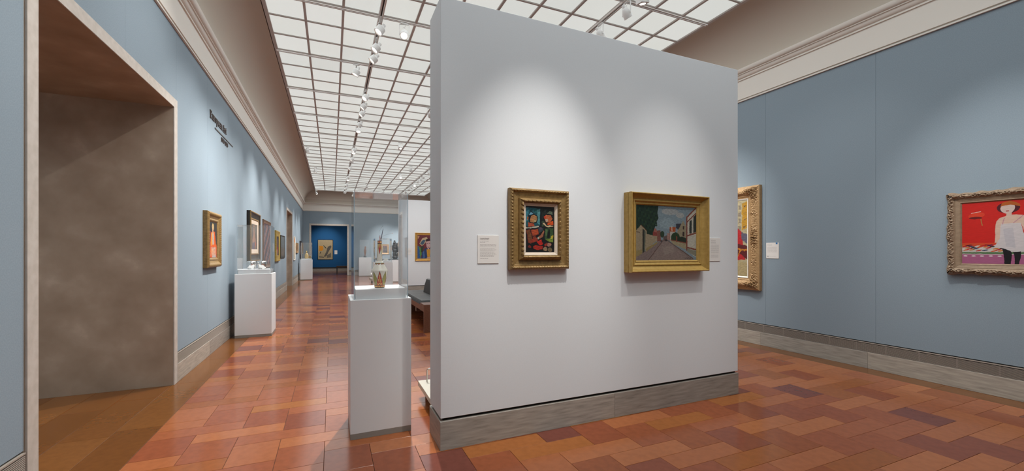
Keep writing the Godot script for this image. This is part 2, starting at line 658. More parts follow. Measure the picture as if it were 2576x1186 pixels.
# stone surround and deep lining of an opening; along as above
func doorway(n: int, along: String, face: float, out: float, a: float, b: float, top: float, deep: float, what: String) -> void:
	var t := structure("door_%d" % n, what)
	var w := 0.1
	slab("surround_jamb", along, face, out, a + 0.005, a + w, 0.0, top - 0.005, 0.0, 0.012, M.trim_stone, t, 0.002)
	slab("surround_jamb", along, face, out, b - w, b - 0.005, 0.0, top - 0.005, 0.0, 0.012, M.trim_stone, t, 0.002)
	slab("surround_head", along, face, out, a + w, b - w, top - w, top - 0.005, 0.0, 0.012, M.trim_stone, t, 0.002)
	slab("jamb_lining", along, face, out, a, a + w, 0.0, top, deep, 0.0, M.stone, t)
	slab("jamb_lining", along, face, out, b - w, b, 0.0, top, deep, 0.0, M.stone, t)
	slab("soffit", along, face, out, a + w, b - w, top - w, top, deep, 0.0, M.stone, t)

func make_walls() -> void:
	var seams_l := []
	for k in range(-8, 20):
		seams_l.append(5.515 + 1.2 * k)
	wall_run("left", "d", X_L, 1.0, D_BACK, D_END, seams_l, [[3.115, 5.515, 3.024], [17.19, 19.61, 3.055]], M.blue, "pale blue cloth-panelled gallery wall with tall stone openings")
	var seams_r := []
	for k in range(-4, 20):
		seams_r.append(1.44 + 1.36 * k)
	wall_run("right", "d", X_R, -1.0, D_BACK, D_END, seams_r, [], M.blue, "pale blue cloth-panelled gallery wall behind the partition")
	var seams_e := []
	for k in range(-3, 6):
		seams_e.append(0.0 + 1.2 * k)
	wall_run("end", "x", D_END, 1.0, X_L, X_R, seams_e, [[-1.21, 0.93, 3.05]], M.blue, "pale blue end wall of the gallery with a doorway")
	wall_run("back", "x", D_BACK, -1.0, X_L, X_R, seams_e, [], M.blue, "pale blue wall behind the viewer")
	doorway(1, "d", X_L, 1.0, 3.115, 5.515, 3.024, 1.75, "tall opening lined with mottled grey-brown stone with a stone soffit")
	doorway(2, "d", X_L, 1.0, 17.19, 19.61, 3.055, 1.2, "second stone-lined opening further down the blue wall")
	doorway(3, "x", D_END, 1.0, -1.21, 0.93, 3.05, 0.32, "stone-framed doorway in the end wall, dark blue room beyond")
	# neighbouring galleries past the side passages, unseen; ceiling lights added to brighten the passages
	var e1 := structure("wall_next_room", "plain walls of the galleries beyond the side passages, lit by added unseen panels")
	for q in [[0.6, 8.2, 1.75], [15.0, 21.8, 1.2]]:
		var xn: float = X_L - q[2]
		bx("wall_board", xn - 4.2, 0, q[0], xn - 4.0, 4.6, q[1], M.white, e1)
		bx("wall_board", xn - 4.2, 0, q[0] - 0.2, xn, 4.6, q[0], M.white, e1)
		bx("wall_board", xn - 4.2, 0, q[1], xn, 4.6, q[1] + 0.2, M.white, e1)
		var a: float = 3.115 if q[0] < 10 else 17.19
		var z: float = 5.515 if q[0] < 10 else 19.61
		bx("wall_board", xn - 0.1, 0, q[0], xn, 4.6, a, M.white, e1)
		bx("wall_board", xn - 0.1, 0, z, xn, 4.6, q[1], M.white, e1)
		bx("wall_board", xn - 0.1, 3.03, a, xn, 4.6, z, M.white, e1)
		bx("room_ceiling", xn - 4.2, 4.6, q[0] - 0.2, xn, 4.8, q[1] + 0.2, M.plaster, e1)
		bx("room_floor", xn - 4.2, -0.2, q[0] - 0.2, xn - 0.05, 0.0, q[1] + 0.2, M.border_1, e1)
		var mid: float = (q[0] + q[1]) / 2
		bx("added_light_pane", xn - 3.4, 4.57, mid - 2.4, xn - 0.7, 4.599, mid + 2.4, M.pane_1, e1)
		var al := AreaLight3D.new()  # area light added under the panel to brighten the passage lining
		al.name = "next_room_fill_light_%d" % int(q[0])
		add_child(al)
		al.area_normalize_energy = false
		al.area_size = Vector2(2.7, 4.8)
		al.rotation_degrees = Vector3(-90, 0, 0)
		al.position = V(xn - 2.05, 4.56, mid)
		al.light_color = Color(0.94, 0.98, 1.0)
		al.light_energy = SKY_ENERGY * 2.2
		al.shadow_enabled = true
	# dark blue room
	var r := structure("wall_blue_room", "dark blue walls of the room beyond the doorway")
	bx("wall_panel", -2.6, 0.3, 32.8, 4.2, 4.2, 33.0, M.deep_blue, r)
	bx("wall_panel", -2.6, 0.0, D_END + 0.3, -2.45, 4.2, 32.8, M.deep_blue, r)
	bx("wall_panel", 4.15, 0.0, D_END + 0.3, 4.3, 4.2, 32.8, M.deep_blue, r)
	bx("room_ceiling", -2.6, 4.1, D_END + 0.2, 4.3, 4.3, 33.0, M.plaster, r)
	bx("stone_slab", -2.45, 0.0, 32.785, 4.15, 0.2, 33.0, M.skirting_0, r)
	bx("air_grille", -2.45, 0.2, 32.81, 4.15, 0.3, 33.0, M.gap, r)

# ---------------------------------------------------------------- cornice, cove, skylight
const CORNICE := [[0.0, 3.765], [0.022, 3.765], [0.022, 3.765], [0.022, 3.781], [0.022, 3.781], [0.006, 3.781], [0.006, 3.781], [0.006, 3.796], [0.006, 3.796], [0.026, 3.798], [0.026, 3.798], [0.026, 4.085], [0.026, 4.085], [0.042, 4.087], [0.042, 4.087], [0.042, 4.108], [0.042, 4.108], [0.052, 4.112], [0.064, 4.122], [0.074, 4.140], [0.078, 4.158], [0.078, 4.158], [0.092, 4.159], [0.092, 4.159], [0.092, 4.172], [0.092, 4.172], [0.108, 4.176], [0.122, 4.190], [0.130, 4.212], [0.132, 4.232], [0.132, 4.232], [0.110, 4.236]]

func ring_point(corner: int, d: float, y: float) -> Vector3:
	var e := d * 1.303 if d > 0.14 else d + maxf(0.0, d - 0.1) * 1.55
	var bk := d * 0.97
	match corner % 4:
		0: return V(X_L + d, y, D_BACK + bk)
		1: return V(X_L + d, y, D_END - e)
		2: return V(X_R - d, y, D_END - e)
	return V(X_R - d, y, D_BACK + bk)

func make_ceiling() -> void:
	var side_names := ["left", "end", "right", "back"]
	for s in 4:
		var mb := MB.new()
		var g := [[], []]
		for p in CORNICE:
			g[0].append(ring_point(s, p[0], p[1]))
			g[1].append(ring_point(s + 1, p[0], p[1]))
		mb.grid(g, false)
		var tr := structure("trim_%d" % (s + 1), "cream plaster cornice along the %s wall" % side_names[s])
		part("cornice", mb.mesh(), M.plaster, tr)
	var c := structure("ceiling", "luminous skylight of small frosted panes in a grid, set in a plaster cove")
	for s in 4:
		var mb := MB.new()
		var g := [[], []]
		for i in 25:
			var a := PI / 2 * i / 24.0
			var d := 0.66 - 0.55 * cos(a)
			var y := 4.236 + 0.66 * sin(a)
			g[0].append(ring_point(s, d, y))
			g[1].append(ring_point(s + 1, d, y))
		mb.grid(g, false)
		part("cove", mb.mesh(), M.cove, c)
	bx("roof_slab", X_L - 0.4, 5.1, D_BACK - 0.4, X_R + 0.4, 5.3, D_END + 0.4, M.plaster, c)
	# panes
	rng.seed = 9
	var cells := []
	for i in 12:
		for j in range(-18, 30):
			var xm := SKY_X0 + (i + 0.5) * CELL_X
			var dm := SKY_D0 + (j + 0.5) * CELL_D
			cells.append([far_of(xm, dm), xm, dm, in_view(xm, Y_SKY, dm), rng.randi_range(0, 9)])
	cells.sort_custom(func(a, b): return a[0] < b[0])
	var n := 0
	var rest := MB.new()
	for q in cells:
		var tone: int = [0, 0, 1, 2, 0, 1, 2, 3, 1, 2][q[4]]
		if q[3] and n < 290:
			part("pane", block(Vector3(CELL_X - 0.02, 0.006, CELL_D - 0.02), 0.0), M["pane_%d" % tone], c, V(q[1], Y_SKY + 0.026, q[2]))
			n += 1
		else:
			var h := Vector3(CELL_X / 2 - 0.01, 0.003, CELL_D / 2 - 0.01)
			var m := V(q[1], Y_SKY + 0.026, q[2])
			rest.box(m - h, m + h)
	part("distant_panes", rest.mesh(), M.pane_1, c).set_meta("kind", "stuff")
	# bars
	var d0 := SKY_D0 - 18 * CELL_D
	var d1 := SKY_D0 + 30 * CELL_D
	var x1 := SKY_X0 + 12 * CELL_X
	for i in 13:
		var x := SKY_X0 + i * CELL_X
		var rail := i == 3 or i == 9
		var half := 0.034 if rail else 0.017
		if i == 0 or i == 12:
			half = 0.024
		bx("long_bar", x - half, Y_SKY + (0.008 if rail else 0.0), d0, x + half, Y_SKY + 0.034, d1, M.bar, c)
		if rail:
			bx("track_rail", x - 0.034, Y_SKY - 0.016, d0, x - 0.011, Y_SKY + 0.008, d1, M.track, c)
			bx("track_rail", x + 0.011, Y_SKY - 0.016, d0, x + 0.034, Y_SKY + 0.008, d1, M.track, c)
			bx("track_slot", x - 0.011, Y_SKY - 0.004, d0, x + 0.011, Y_SKY + 0.008, d1, M.slot, c)
	for j in range(-18, 31):
		var d := SKY_D0 + j * CELL_D
		var major := posmod(j, 3) == 0
		var half := 0.03 if major else 0.013
		bx("cross_bar", SKY_X0, Y_SKY + 0.006, d - half, x1, Y_SKY + 0.034, d + half, M.bar, c)
		if major:
			bx("track_rail", SKY_X0, Y_SKY - 0.014, d - 0.026, x1, Y_SKY + 0.006, d - 0.008, M.track, c)
			bx("track_rail", SKY_X0, Y_SKY - 0.014, d + 0.008, x1, Y_SKY + 0.006, d + 0.026, M.track, c)
			bx("track_slot", SKY_X0, Y_SKY - 0.003, d - 0.008, x1, Y_SKY + 0.006, d + 0.008, M.slot, c)
	for e in [[SKY_X0 - 0.05, SKY_X0 - 0.024], [x1 + 0.024, x1 + 0.05]]:
		bx("shadow_gap", e[0], Y_SKY + 0.02, d0, e[1], Y_SKY + 0.06, d1, M.slot, c)

# ---------------------------------------------------------------- free-standing walls
func partition(called: String, label: String, x0: float, x1: float, d0: float, d1: float, top: float, joint: float) -> void:
	var t := structure(called, label)
	bx("wall_board", x0, 0.225, d0, x1, top, d1, M.white, t, 0.003)
	bx("shadow_gap", x0 + 0.02, 0.19, d0 + 0.02, x1 - 0.02, 0.23, d1 - 0.02, M.dark, t)
	var lip := 0.004
	bx("stone_slab", x0 - lip, 0.0, d0 - lip, joint - 0.0006, 0.205, d1 + lip, M.skirting_0, t, 0.002)
	bx("stone_slab", joint + 0.0006, 0.0, d0 - lip, x1 + lip, 0.205, d1 + lip, M.skirting_1, t, 0.002)

# ---------------------------------------------------------------- painting on canvas: flat print on a picture
class Canvas:
	var w: int
	var h: int
	var im: Image

	func _init(ww: int, hh: int, c: Color) -> void:
		w = ww
		h = hh
		im = Image.create(w, h, false, Image.FORMAT_RGB8)
		im.fill(c)

	func poly(p: Array, c: Color) -> void:          # p: flat list x0, y0, x1, y1 ... in 0..1, y down
		var pts := []
		for i in p.size() / 2:
			pts.append(Vector2(p[2 * i] * w, p[2 * i + 1] * h))
		var y0 := 1e9
		var y1 := -1e9
		for q in pts:
			y0 = minf(y0, q.y)
			y1 = maxf(y1, q.y)
		for y in range(maxi(0, int(y0)), mini(h, int(y1) + 1)):
			var xs := []
			var yc := y + 0.5
			for i in pts.size():
				var a: Vector2 = pts[i]
				var b: Vector2 = pts[(i + 1) % pts.size()]
				if (a.y <= yc) != (b.y <= yc):
					xs.append(a.x + (yc - a.y) / (b.y - a.y) * (b.x - a.x))
			xs.sort()
			for k in range(0, xs.size() - 1, 2):
				var xa := maxi(0, roundi(xs[k]))
				var xb := mini(w, roundi(xs[k + 1]))
				if xb > xa:
					im.fill_rect(Rect2i(xa, y, xb - xa, 1), c)

	func oval(x: float, y: float, rx: float, ry: float, c: Color, turn: float = 0.0) -> void:
		var p := []
		for i in 28:
			var a := TAU * i / 28.0
			var q := Vector2(cos(a) * rx * w, sin(a) * ry * h).rotated(turn)
			p.append(x + q.x / w)
			p.append(y + q.y / h)
		poly(p, c)

	func line(x0: float, y0: float, x1: float, y1: float, t: float, c: Color) -> void:   # t in parts of the width
		var a := Vector2(x0 * w, y0 * h)
		var b := Vector2(x1 * w, y1 * h)
		var s := (b - a).orthogonal().normalized() * t * w / 2.0
		poly([(a.x + s.x) / w, (a.y + s.y) / h, (b.x + s.x) / w, (b.y + s.y) / h, (b.x - s.x) / w, (b.y - s.y) / h, (a.x - s.x) / w, (a.y - s.y) / h], c)

	func outline(p: Array, t: float, c: Color) -> void:
		var n := p.size() / 2
		for i in n:
			var j := (i + 1) % n
			line(p[2 * i], p[2 * i + 1], p[2 * j], p[2 * j + 1], t, c)

	# brush work: the paint is pushed about and its tone varies
	func brush(sd: int, push: float, tone: float, grain: float = 0.03) -> ImageTexture:
		var f := FastNoiseLite.new()
		f.seed = sd
		f.frequency = grain
		f.fractal_octaves = 3
		var g := FastNoiseLite.new()
		g.seed = sd + 7
		g.frequency = grain * 3.0
		g.fractal_octaves = 3
		var src := im.duplicate() as Image
		for y in h:
			for x in w:
				var a := f.get_noise_2d(x, y * 0.6)
				var b := f.get_noise_2d(x + 900, y)
				var c := src.get_pixel(clampi(x + roundi(a * push), 0, w - 1), clampi(y + roundi(b * push), 0, h - 1))
				var k := 1.0 + 0.7 * tone * g.get_noise_2d(x * 0.35, y * 1.5)
				im.set_pixel(x, y, Color(c.r * k, c.g * k, c.b * k))
		im.generate_mipmaps()
		return ImageTexture.create_from_image(im)

func canvas_mat(t: Texture2D, rough: float = 0.45) -> StandardMaterial3D:
	var m := plain(grey(0.86), rough, 0.4)
	m.albedo_texture = t
	return m

# ---------------------------------------------------------------- picture frames
# profile: list of [inset from the outer edge, height off the wall]; orn(s, length, inset) -> Vector2(outward, height)
func frame_mesh(w: float, h: float, prof: Array, orn: String, step: float) -> ArrayMesh:
	var mb := MB.new()
	var cs := [Vector2(-w / 2, -h / 2), Vector2(w / 2, -h / 2), Vector2(w / 2, h / 2), Vector2(-w / 2, h / 2)]
	for k in 4:
		var a: Vector2 = cs[k]
		var b: Vector2 = cs[(k + 1) % 4]
		var along := (b - a).normalized()
		var inward := along.orthogonal() * -1.0
		if inward.dot(-a) < 0:
			inward = -inward
		var length := a.distance_to(b)
		var n := maxi(1, int(length / step)) if orn != "" else 1
		var g := []
		for i in n + 1:
			var row := []
			for p in prof:
				var s := lerpf(p[0], length - p[0], float(i) / n)
				var dsp := Vector2.ZERO
				if orn != "" and p[1] > 0.0:
					dsp = ornament(orn, s, length, p[0])
				var q: Vector2 = a + along * s + inward * (p[0] - dsp.x)
				row.append(Vector3(q.x, q.y, maxf(0.0, p[1] + dsp.y)))
			g.append(row)
		mb.grid(g, false)
	return mb.mesh()

func ornament(kind: String, s: float, length: float, o: float) -> Vector2:
	if kind == "leaf_double":
		return Vector2(0.0, leaf(s, o, 0.003, 0.031, 0.024, 0.0085) + leaf(s, o, 0.081, 0.108, 0.034, 0.012))
	if kind == "scroll":
		var big := swell(s, length, 0.0, 0.09) + swell(s, length, length, 0.09) + swell(s, length, length / 2, 0.1) + 0.6 * swell(s, length, length * 0.25, 0.06) + 0.6 * swell(s, length, length * 0.75, 0.06)
		var zone := 1.0 if o < 0.058 else 0.0
		var curl := absf(carving.get_noise_2d(s * 1000.0, o * 1100.0)) - 0.22
		return Vector2((0.012 * big + 0.004 * sin(s * 60.0)) * (1.0 - o / 0.06) * zone, zone * sin(PI * clampf(o / 0.058, 0.06, 1.0)) * (0.012 * big - 0.036 * curl))
	if kind == "cartouche":
		var big := 1.2 * swell(s, length, 0.08, 0.12) + 1.2 * swell(s, length, length - 0.08, 0.12) + 1.1 * swell(s, length, length / 2, 0.12) + 0.3 * swell(s, length, length * 0.27, 0.03) + 0.3 * swell(s, length, length * 0.73, 0.03)
		var zone := sin(PI * clampf((o - 0.015) / 0.135, 0.0, 1.0))
		var curl := absf(carving.get_noise_2d(s * 900.0 + 400.0, o * 900.0)) - 0.2
		return Vector2(0.0, zone * (minf(big, 1.2) * (0.014 - 0.085 * curl) - 0.010 * curl) + (0.0015 * sin(s * 420.0) if o < 0.02 else 0.0))
	if kind == "leaf_wide":
		return Vector2(0.0, leaf(s, o, 0.004, 0.062, 0.03, 0.007))
	return Vector2.ZERO

var carving := FastNoiseLite.new()

func dense(prof: Array, gap: float) -> Array:      # more points along a profile, creases kept
	var out := []
	for i in prof.size() - 1:
		var a := Vector2(prof[i][0], prof[i][1])
		var b := Vector2(prof[i + 1][0], prof[i + 1][1])
		var n := maxi(1, int(ceil(a.distance_to(b) / gap))) if prof[i][1] > 0.0 else 1
		for k in n:
			var q := a.lerp(b, float(k) / n)
			out.append([q.x, q.y])
	out.append(prof[prof.size() - 1])
	return out

func swell(s: float, length: float, at: float, wide: float) -> float:
	var d := (s - at) / wide
	return exp(-d * d)

func leaf(s: float, o: float, o0: float, o1: float, pitch: float, high: float) -> float:
	if o <= o0 or o >= o1:
		return 0.0
	var q := (o - o0) / (o1 - o0)
	var saw := fposmod(s / pitch + absf(q - 0.5) * 0.9, 1.0)
	return high * sin(PI * q) * (saw - 0.35)

func picture(called: String, label: String, at: Vector3, turn: float, w: float, h: float, frame: ArrayMesh, fmat: Material, inset: float, deep: float, tex: Texture2D, group: String = "", liner: float = 0.0, lmat: Material = null) -> Node3D:
	var t := thing(called, label, "painting", at, turn, group)
	part("frame", frame, fmat, t)
	if liner > 0.0:
		var lf := frame_mesh(w - 2 * (inset - liner), h - 2 * (inset - liner), [[0.0, 0.0], [0.0, deep + 0.014], [0.0, deep + 0.014], [liner * 0.8, deep + 0.006], [liner, deep + 0.002], [liner, deep + 0.002], [liner, 0.0]], "", 1.0)
		part("liner", lf, lmat, t)
	var mb := MB.new()
	var hw := w / 2 - inset
	var hh := h / 2 - inset
	mb.quad(Vector3(-hw, -hh, deep), Vector3(hw, -hh, deep), Vector3(hw, hh, deep), Vector3(-hw, hh, deep))
	var cv := part("canvas", mb.mesh(), canvas_mat(tex), t)
	label_of(cv, "painted canvas")
	part("backing_board", block(Vector3(2 * hw + 0.04, 2 * hh + 0.04, maxf(0.006, deep - 0.008)), 0.0), M.frame_brown, t, Vector3(0, 0, maxf(0.006, deep - 0.008) / 2))
	return t

func make_pictures_near() -> void:
	carving.seed = 4
	carving.frequency = 0.03
	carving.fractal_octaves = 2
	# --- two seated figures in thick dark outlines (a plain stand-in in the picture's colours)
	var c := Canvas.new(320, 445, rgb8(26, 28, 30))
	var ink := rgb8(22, 20, 22)
	c.poly([0.0, 0.03, 0.5, 0.05, 0.5, 0.42, 0.3, 0.5, 0.0, 0.42], rgb8(32, 84, 94))
	c.poly([0.0, 0.03, 0.1, 0.04, 0.1, 0.3, 0.0, 0.34], rgb8(56, 120, 136))
	c.poly([0.36, 0.07, 0.5, 0.06, 0.49, 0.4, 0.4, 0.36, 0.42, 0.24], rgb8(84, 138, 140))
	c.poly([0.3, 0.05, 0.4, 0.06, 0.4, 0.16, 0.3, 0.14], rgb8(40, 96, 98))
	c.poly([0.55, 0.05, 0.98, 0.06, 0.98, 0.32, 0.56, 0.42], rgb8(36, 42, 40))
	c.poly([0.56, 0.32, 0.66, 0.32, 0.68, 0.42, 0.56, 0.44], rgb8(60, 76, 58))
	# left figure: cap, head, neck
	c.poly([0.09, 0.2, 0.19, 0.11, 0.3, 0.16, 0.26, 0.24, 0.1, 0.28], ink)
	c.poly([0.11, 0.19, 0.19, 0.125, 0.27, 0.165, 0.12, 0.2], rgb8(110, 158, 180))
	c.poly([0.11, 0.3, 0.16, 0.2, 0.3, 0.17, 0.4, 0.2, 0.43, 0.28, 0.38, 0.35, 0.26, 0.38, 0.13, 0.36], ink)
	c.poly([0.14, 0.3, 0.19, 0.21, 0.3, 0.185, 0.37, 0.21, 0.4, 0.28, 0.36, 0.33, 0.26, 0.36, 0.16, 0.34], rgb8(172, 122, 78))
	c.poly([0.3, 0.3, 0.38, 0.29, 0.35, 0.335, 0.27, 0.35], rgb8(176, 158, 112))
	c.oval(0.075, 0.265, 0.028, 0.035, rgb8(170, 98, 56))
	c.poly([0.09, 0.35, 0.28, 0.38, 0.3, 0.44, 0.08, 0.45], rgb8(168, 78, 52))
	# right figure: hat, head, neck
	c.poly([0.7, 0.15, 0.84, 0.075, 0.95, 0.09, 0.99, 0.19, 0.74, 0.18], ink)
	c.poly([0.73, 0.14, 0.85, 0.09, 0.93, 0.1, 0.96, 0.165, 0.76, 0.155], rgb8(98, 110, 92))
	c.poly([0.6, 0.25, 0.68, 0.16, 0.9, 0.17, 0.98, 0.26, 0.9, 0.36, 0.68, 0.36, 0.63, 0.31], ink)
	c.poly([0.64, 0.25, 0.7, 0.18, 0.88, 0.185, 0.94, 0.26, 0.87, 0.34, 0.7, 0.34], rgb8(184, 98, 60))
	c.poly([0.66, 0.28, 0.76, 0.27, 0.78, 0.32, 0.7, 0.33], rgb8(190, 168, 146))
	c.poly([0.62, 0.23, 0.7, 0.19, 0.71, 0.25, 0.66, 0.26], rgb8(206, 70, 44))
	c.poly([0.74, 0.37, 0.96, 0.31, 0.98, 0.39, 0.78, 0.41], rgb8(212, 84, 32))
	# ruffs
	c.poly([0.0, 0.44, 0.2, 0.45, 0.46, 0.41, 0.5, 0.45, 0.36, 0.48, 0.1, 0.5, 0.0, 0.49], ink)
	c.poly([0.0, 0.45, 0.2, 0.46, 0.44, 0.42, 0.46, 0.445, 0.34, 0.47, 0.1, 0.485, 0.0, 0.48], rgb8(182, 178, 160))
	c.poly([0.55, 0.37, 0.63, 0.345, 0.74, 0.4, 0.98, 0.4, 0.97, 0.45, 0.78, 0.46, 0.66, 0.43], ink)
	c.poly([0.58, 0.375, 0.63, 0.355, 0.74, 0.41, 0.97, 0.41, 0.95, 0.435, 0.78, 0.45, 0.68, 0.42], rgb8(204, 180, 142))
	# coats
	var body := [0.01, 0.51, 0.44, 0.48, 0.46, 0.62, 0.34, 0.66, 0.42, 0.7, 0.44, 0.76, 0.16, 0.82, 0.08, 0.79]
	c.poly(body, rgb8(134, 58, 40))
	c.poly([0.2, 0.52, 0.43, 0.5, 0.44, 0.6, 0.26, 0.63], rgb8(178, 78, 46))
	c.poly([0.04, 0.52, 0.14, 0.53, 0.22, 0.7, 0.12, 0.76], rgb8(112, 72, 44))
	c.poly([0.2, 0.72, 0.4, 0.7, 0.43, 0.75, 0.18, 0.8], rgb8(150, 54, 40))
	c.outline(body, 0.022, ink)
	c.line(0.16, 0.51, 0.24, 0.7, 0.024, ink)
	c.line(0.24, 0.66, 0.44, 0.62, 0.02, ink)
	c.poly([0.43, 0.47, 0.6, 0.46, 0.62, 0.53, 0.46, 0.58], rgb8(58, 66, 70))
	c.poly([0.46, 0.46, 0.54, 0.45, 0.56, 0.49, 0.48, 0.5], rgb8(96, 76, 96))
	var coat := [0.66, 0.47, 0.97, 0.46, 0.98, 0.78, 0.84, 0.78, 0.66, 0.72]
	c.poly(coat, rgb8(58, 84, 52))
	c.poly([0.68, 0.72, 0.97, 0.67, 0.96, 0.79, 0.8, 0.77], rgb8(118, 138, 56))
	c.poly([0.88, 0.64, 0.97, 0.62, 0.96, 0.68, 0.88, 0.7], rgb8(196, 172, 60))
	c.poly([0.79, 0.49, 0.84, 0.5, 0.85, 0.7, 0.75, 0.68], rgb8(24, 28, 26))
	c.poly([0.68, 0.5, 0.76, 0.49, 0.74, 0.64, 0.68, 0.62], rgb8(86, 110, 72))
	c.outline(coat, 0.02, ink)
	# hands, knees
	c.poly([0.4, 0.66, 0.52, 0.6, 0.62, 0.5, 0.67, 0.53, 0.62, 0.66, 0.5, 0.72], ink)
	c.poly([0.43, 0.665, 0.53, 0.62, 0.62, 0.525, 0.645, 0.54, 0.6, 0.65, 0.5, 0.7], rgb8(160, 100, 74))
	c.oval(0.44, 0.69, 0.03, 0.025, rgb8(190, 188, 172))
	c.poly([0.38, 0.77, 0.54, 0.72, 0.6, 0.82, 0.5, 0.86], rgb8(190, 42, 34))
	c.poly([0.14, 0.86, 0.34, 0.82, 0.62, 0.86, 0.6, 0.95, 0.36, 0.97, 0.2, 0.93], ink)
	c.poly([0.25, 0.875, 0.34, 0.845, 0.6, 0.87, 0.58, 0.935, 0.38, 0.95, 0.26, 0.92], rgb8(166, 46, 36))
	for q in [[0.82, 0.83, 0.075, 0.04, 172, 122, 106], [0.68, 0.93, 0.075, 0.045, 150, 124, 96], [0.85, 0.94, 0.075, 0.048, 118, 102, 76], [0.14, 0.88, 0.05, 0.03, 120, 44, 36]]:
		c.oval(q[0], q[1], q[2] + 0.015, q[3] + 0.01, ink)
		c.oval(q[0], q[1], q[2], q[3], rgb8(q[4], q[5], q[6]))
	c.poly([0.64, 0.83, 0.74, 0.78, 0.77, 0.84, 0.66, 0.88], rgb8(146, 50, 40))
	var tex_a := c.brush(5, 5.0, 0.45, 0.02)
	var prof_a := [[0.0, 0.0], [0.0, 0.04], [0.0, 0.04], [0.004, 0.05], [0.010, 0.057], [0.016, 0.06], [0.022, 0.057], [0.028, 0.049], [0.032, 0.043], [0.032, 0.043], [0.036, 0.045], [0.040, 0.041], [0.040, 0.041], [0.072, 0.036], [0.072, 0.036], [0.074, 0.052], [0.074, 0.052], [0.080, 0.058], [0.080, 0.058], [0.085, 0.068], [0.091, 0.075], [0.097, 0.077], [0.102, 0.072], [0.107, 0.060], [0.107, 0.060], [0.110, 0.035]]
	picture("framed_painting", "small painting of two seated figures in a wide leaf-carved gold-brown frame", V(1.4645, 1.5735, 2.875), 0.0, 0.507, 0.613, frame_mesh(0.507, 0.613, prof_a, "leaf_double", 0.0035), M.gilt_brown, 0.1305, 0.04, tex_a, "", 0.021, M.linen)
	# --- village street
	c = Canvas.new(640, 452, rgb8(118, 134, 142))
	c.oval(0.55, 0.1, 0.14, 0.06, rgb8(146, 150, 150))
	c.oval(0.72, 0.16, 0.07, 0.05, rgb8(150, 152, 150))
	c.oval(0.5, 0.32, 0.12, 0.1, rgb8(130, 146, 152))
	c.poly([0.0, 0.0, 0.36, 0.0, 0.34, 0.14, 0.36, 0.22, 0.31, 0.34, 0.29, 0.44, 0.31, 0.55, 0.2, 0.56, 0.0, 0.5], rgb8(30, 48, 36))
	for i in 90:
		var u := fposmod(i * 0.618034, 1.0)
		var v := fposmod(i * 0.414214, 1.0)
		c.oval(u * 0.33, v * 0.46, 0.014, 0.02, [rgb8(24, 40, 32), rgb8(40, 62, 40), rgb8(34, 56, 46)][i % 3])
	c.poly([0.0, 1.0, 0.0, 0.94, 0.4, 0.63, 0.5, 0.62, 0.95, 0.96, 0.95, 1.0], rgb8(122, 106, 102))
	c.poly([0.2, 1.0, 0.42, 0.66, 0.5, 0.64, 0.84, 0.94, 0.88, 1.0], rgb8(130, 114, 108))
	c.poly([0.42, 0.76, 0.6, 0.72, 0.62, 0.84, 0.46, 0.9], rgb8(138, 124, 116))
	c.line(0.19, 1.0, 0.43, 0.64, 0.008, rgb8(84, 58, 50))
	c.line(0.52, 0.64, 0.95, 0.98, 0.007, rgb8(72, 56, 48))
	c.poly([0.0, 0.47, 0.08, 0.36, 0.17, 0.47, 0.17, 0.52, 0.34, 0.56, 0.34, 0.64, 0.27, 0.69, 0.26, 0.72, 0.17, 0.8, 0.0, 0.94], rgb8(146, 132, 108))
	c.poly([0.0, 0.82, 0.1, 0.8, 0.1, 0.87, 0.0, 0.94], rgb8(138, 122, 82))
	c.poly([0.16, 0.78, 0.28, 0.7, 0.34, 0.65, 0.34, 0.69, 0.16, 0.84], rgb8(136, 118, 78))
	c.poly([0.105, 0.43, 0.155, 0.47, 0.145, 0.83, 0.105, 0.87], rgb8(50, 50, 44))
	c.poly([0.135, 0.46, 0.155, 0.47, 0.145, 0.83, 0.13, 0.84], rgb8(96, 100, 84))
	c.line(0.08, 0.36, 0.17, 0.46, 0.008, rgb8(96, 56, 40))
	c.line(0.0, 0.48, 0.06, 0.5, 0.008, rgb8(84, 66, 54))
	c.poly([0.27, 0.48, 0.35, 0.48, 0.34, 0.56, 0.27, 0.55], rgb8(128, 60, 54))
	c.poly([0.29, 0.42, 0.32, 0.42, 0.34, 0.48, 0.28, 0.48], rgb8(150, 96, 84))
	c.poly([0.33, 0.46, 0.39, 0.45, 0.4, 0.64, 0.34, 0.66], rgb8(120, 76, 66))
	c.oval(0.42, 0.52, 0.035, 0.06, rgb8(46, 62, 46))
	c.poly([0.44, 0.56, 0.49, 0.54, 0.53, 0.56, 0.52, 0.64, 0.44, 0.64], rgb8(92, 76, 72))
	c.poly([0.5, 0.5, 0.54, 0.5, 0.55, 0.62, 0.5, 0.62], rgb8(150, 116, 106))
	c.poly([0.54, 0.46, 0.64, 0.46, 0.64, 0.66, 0.54, 0.64], rgb8(168, 164, 154))
	c.poly([0.54, 0.385, 0.645, 0.38, 0.64, 0.47, 0.555, 0.47], rgb8(158, 78, 42))
	c.line(0.58, 0.36, 0.58, 0.46, 0.014, rgb8(186, 176, 164))
	c.line(0.545, 0.42, 0.545, 0.64, 0.008, rgb8(126, 66, 54))
	c.poly([0.65, 0.32, 0.74, 0.31, 0.7, 0.44, 0.65, 0.4], rgb8(52, 54, 62))
	c.poly([0.67, 0.46, 0.77, 0.26, 0.82, 0.36, 0.82, 0.6, 0.68, 0.6], rgb8(138, 128, 104))
	c.poly([0.765, 0.36, 0.79, 0.36, 0.79, 0.42, 0.765, 0.42], rgb8(54, 44, 40))
	c.poly([0.76, 0.47, 0.79, 0.47, 0.79, 0.55, 0.76, 0.55], rgb8(54, 44, 40))
	c.oval(0.64, 0.58, 0.075, 0.1, rgb8(38, 58, 34))
	c.oval(0.75, 0.63, 0.09, 0.07, rgb8(34, 46, 34))
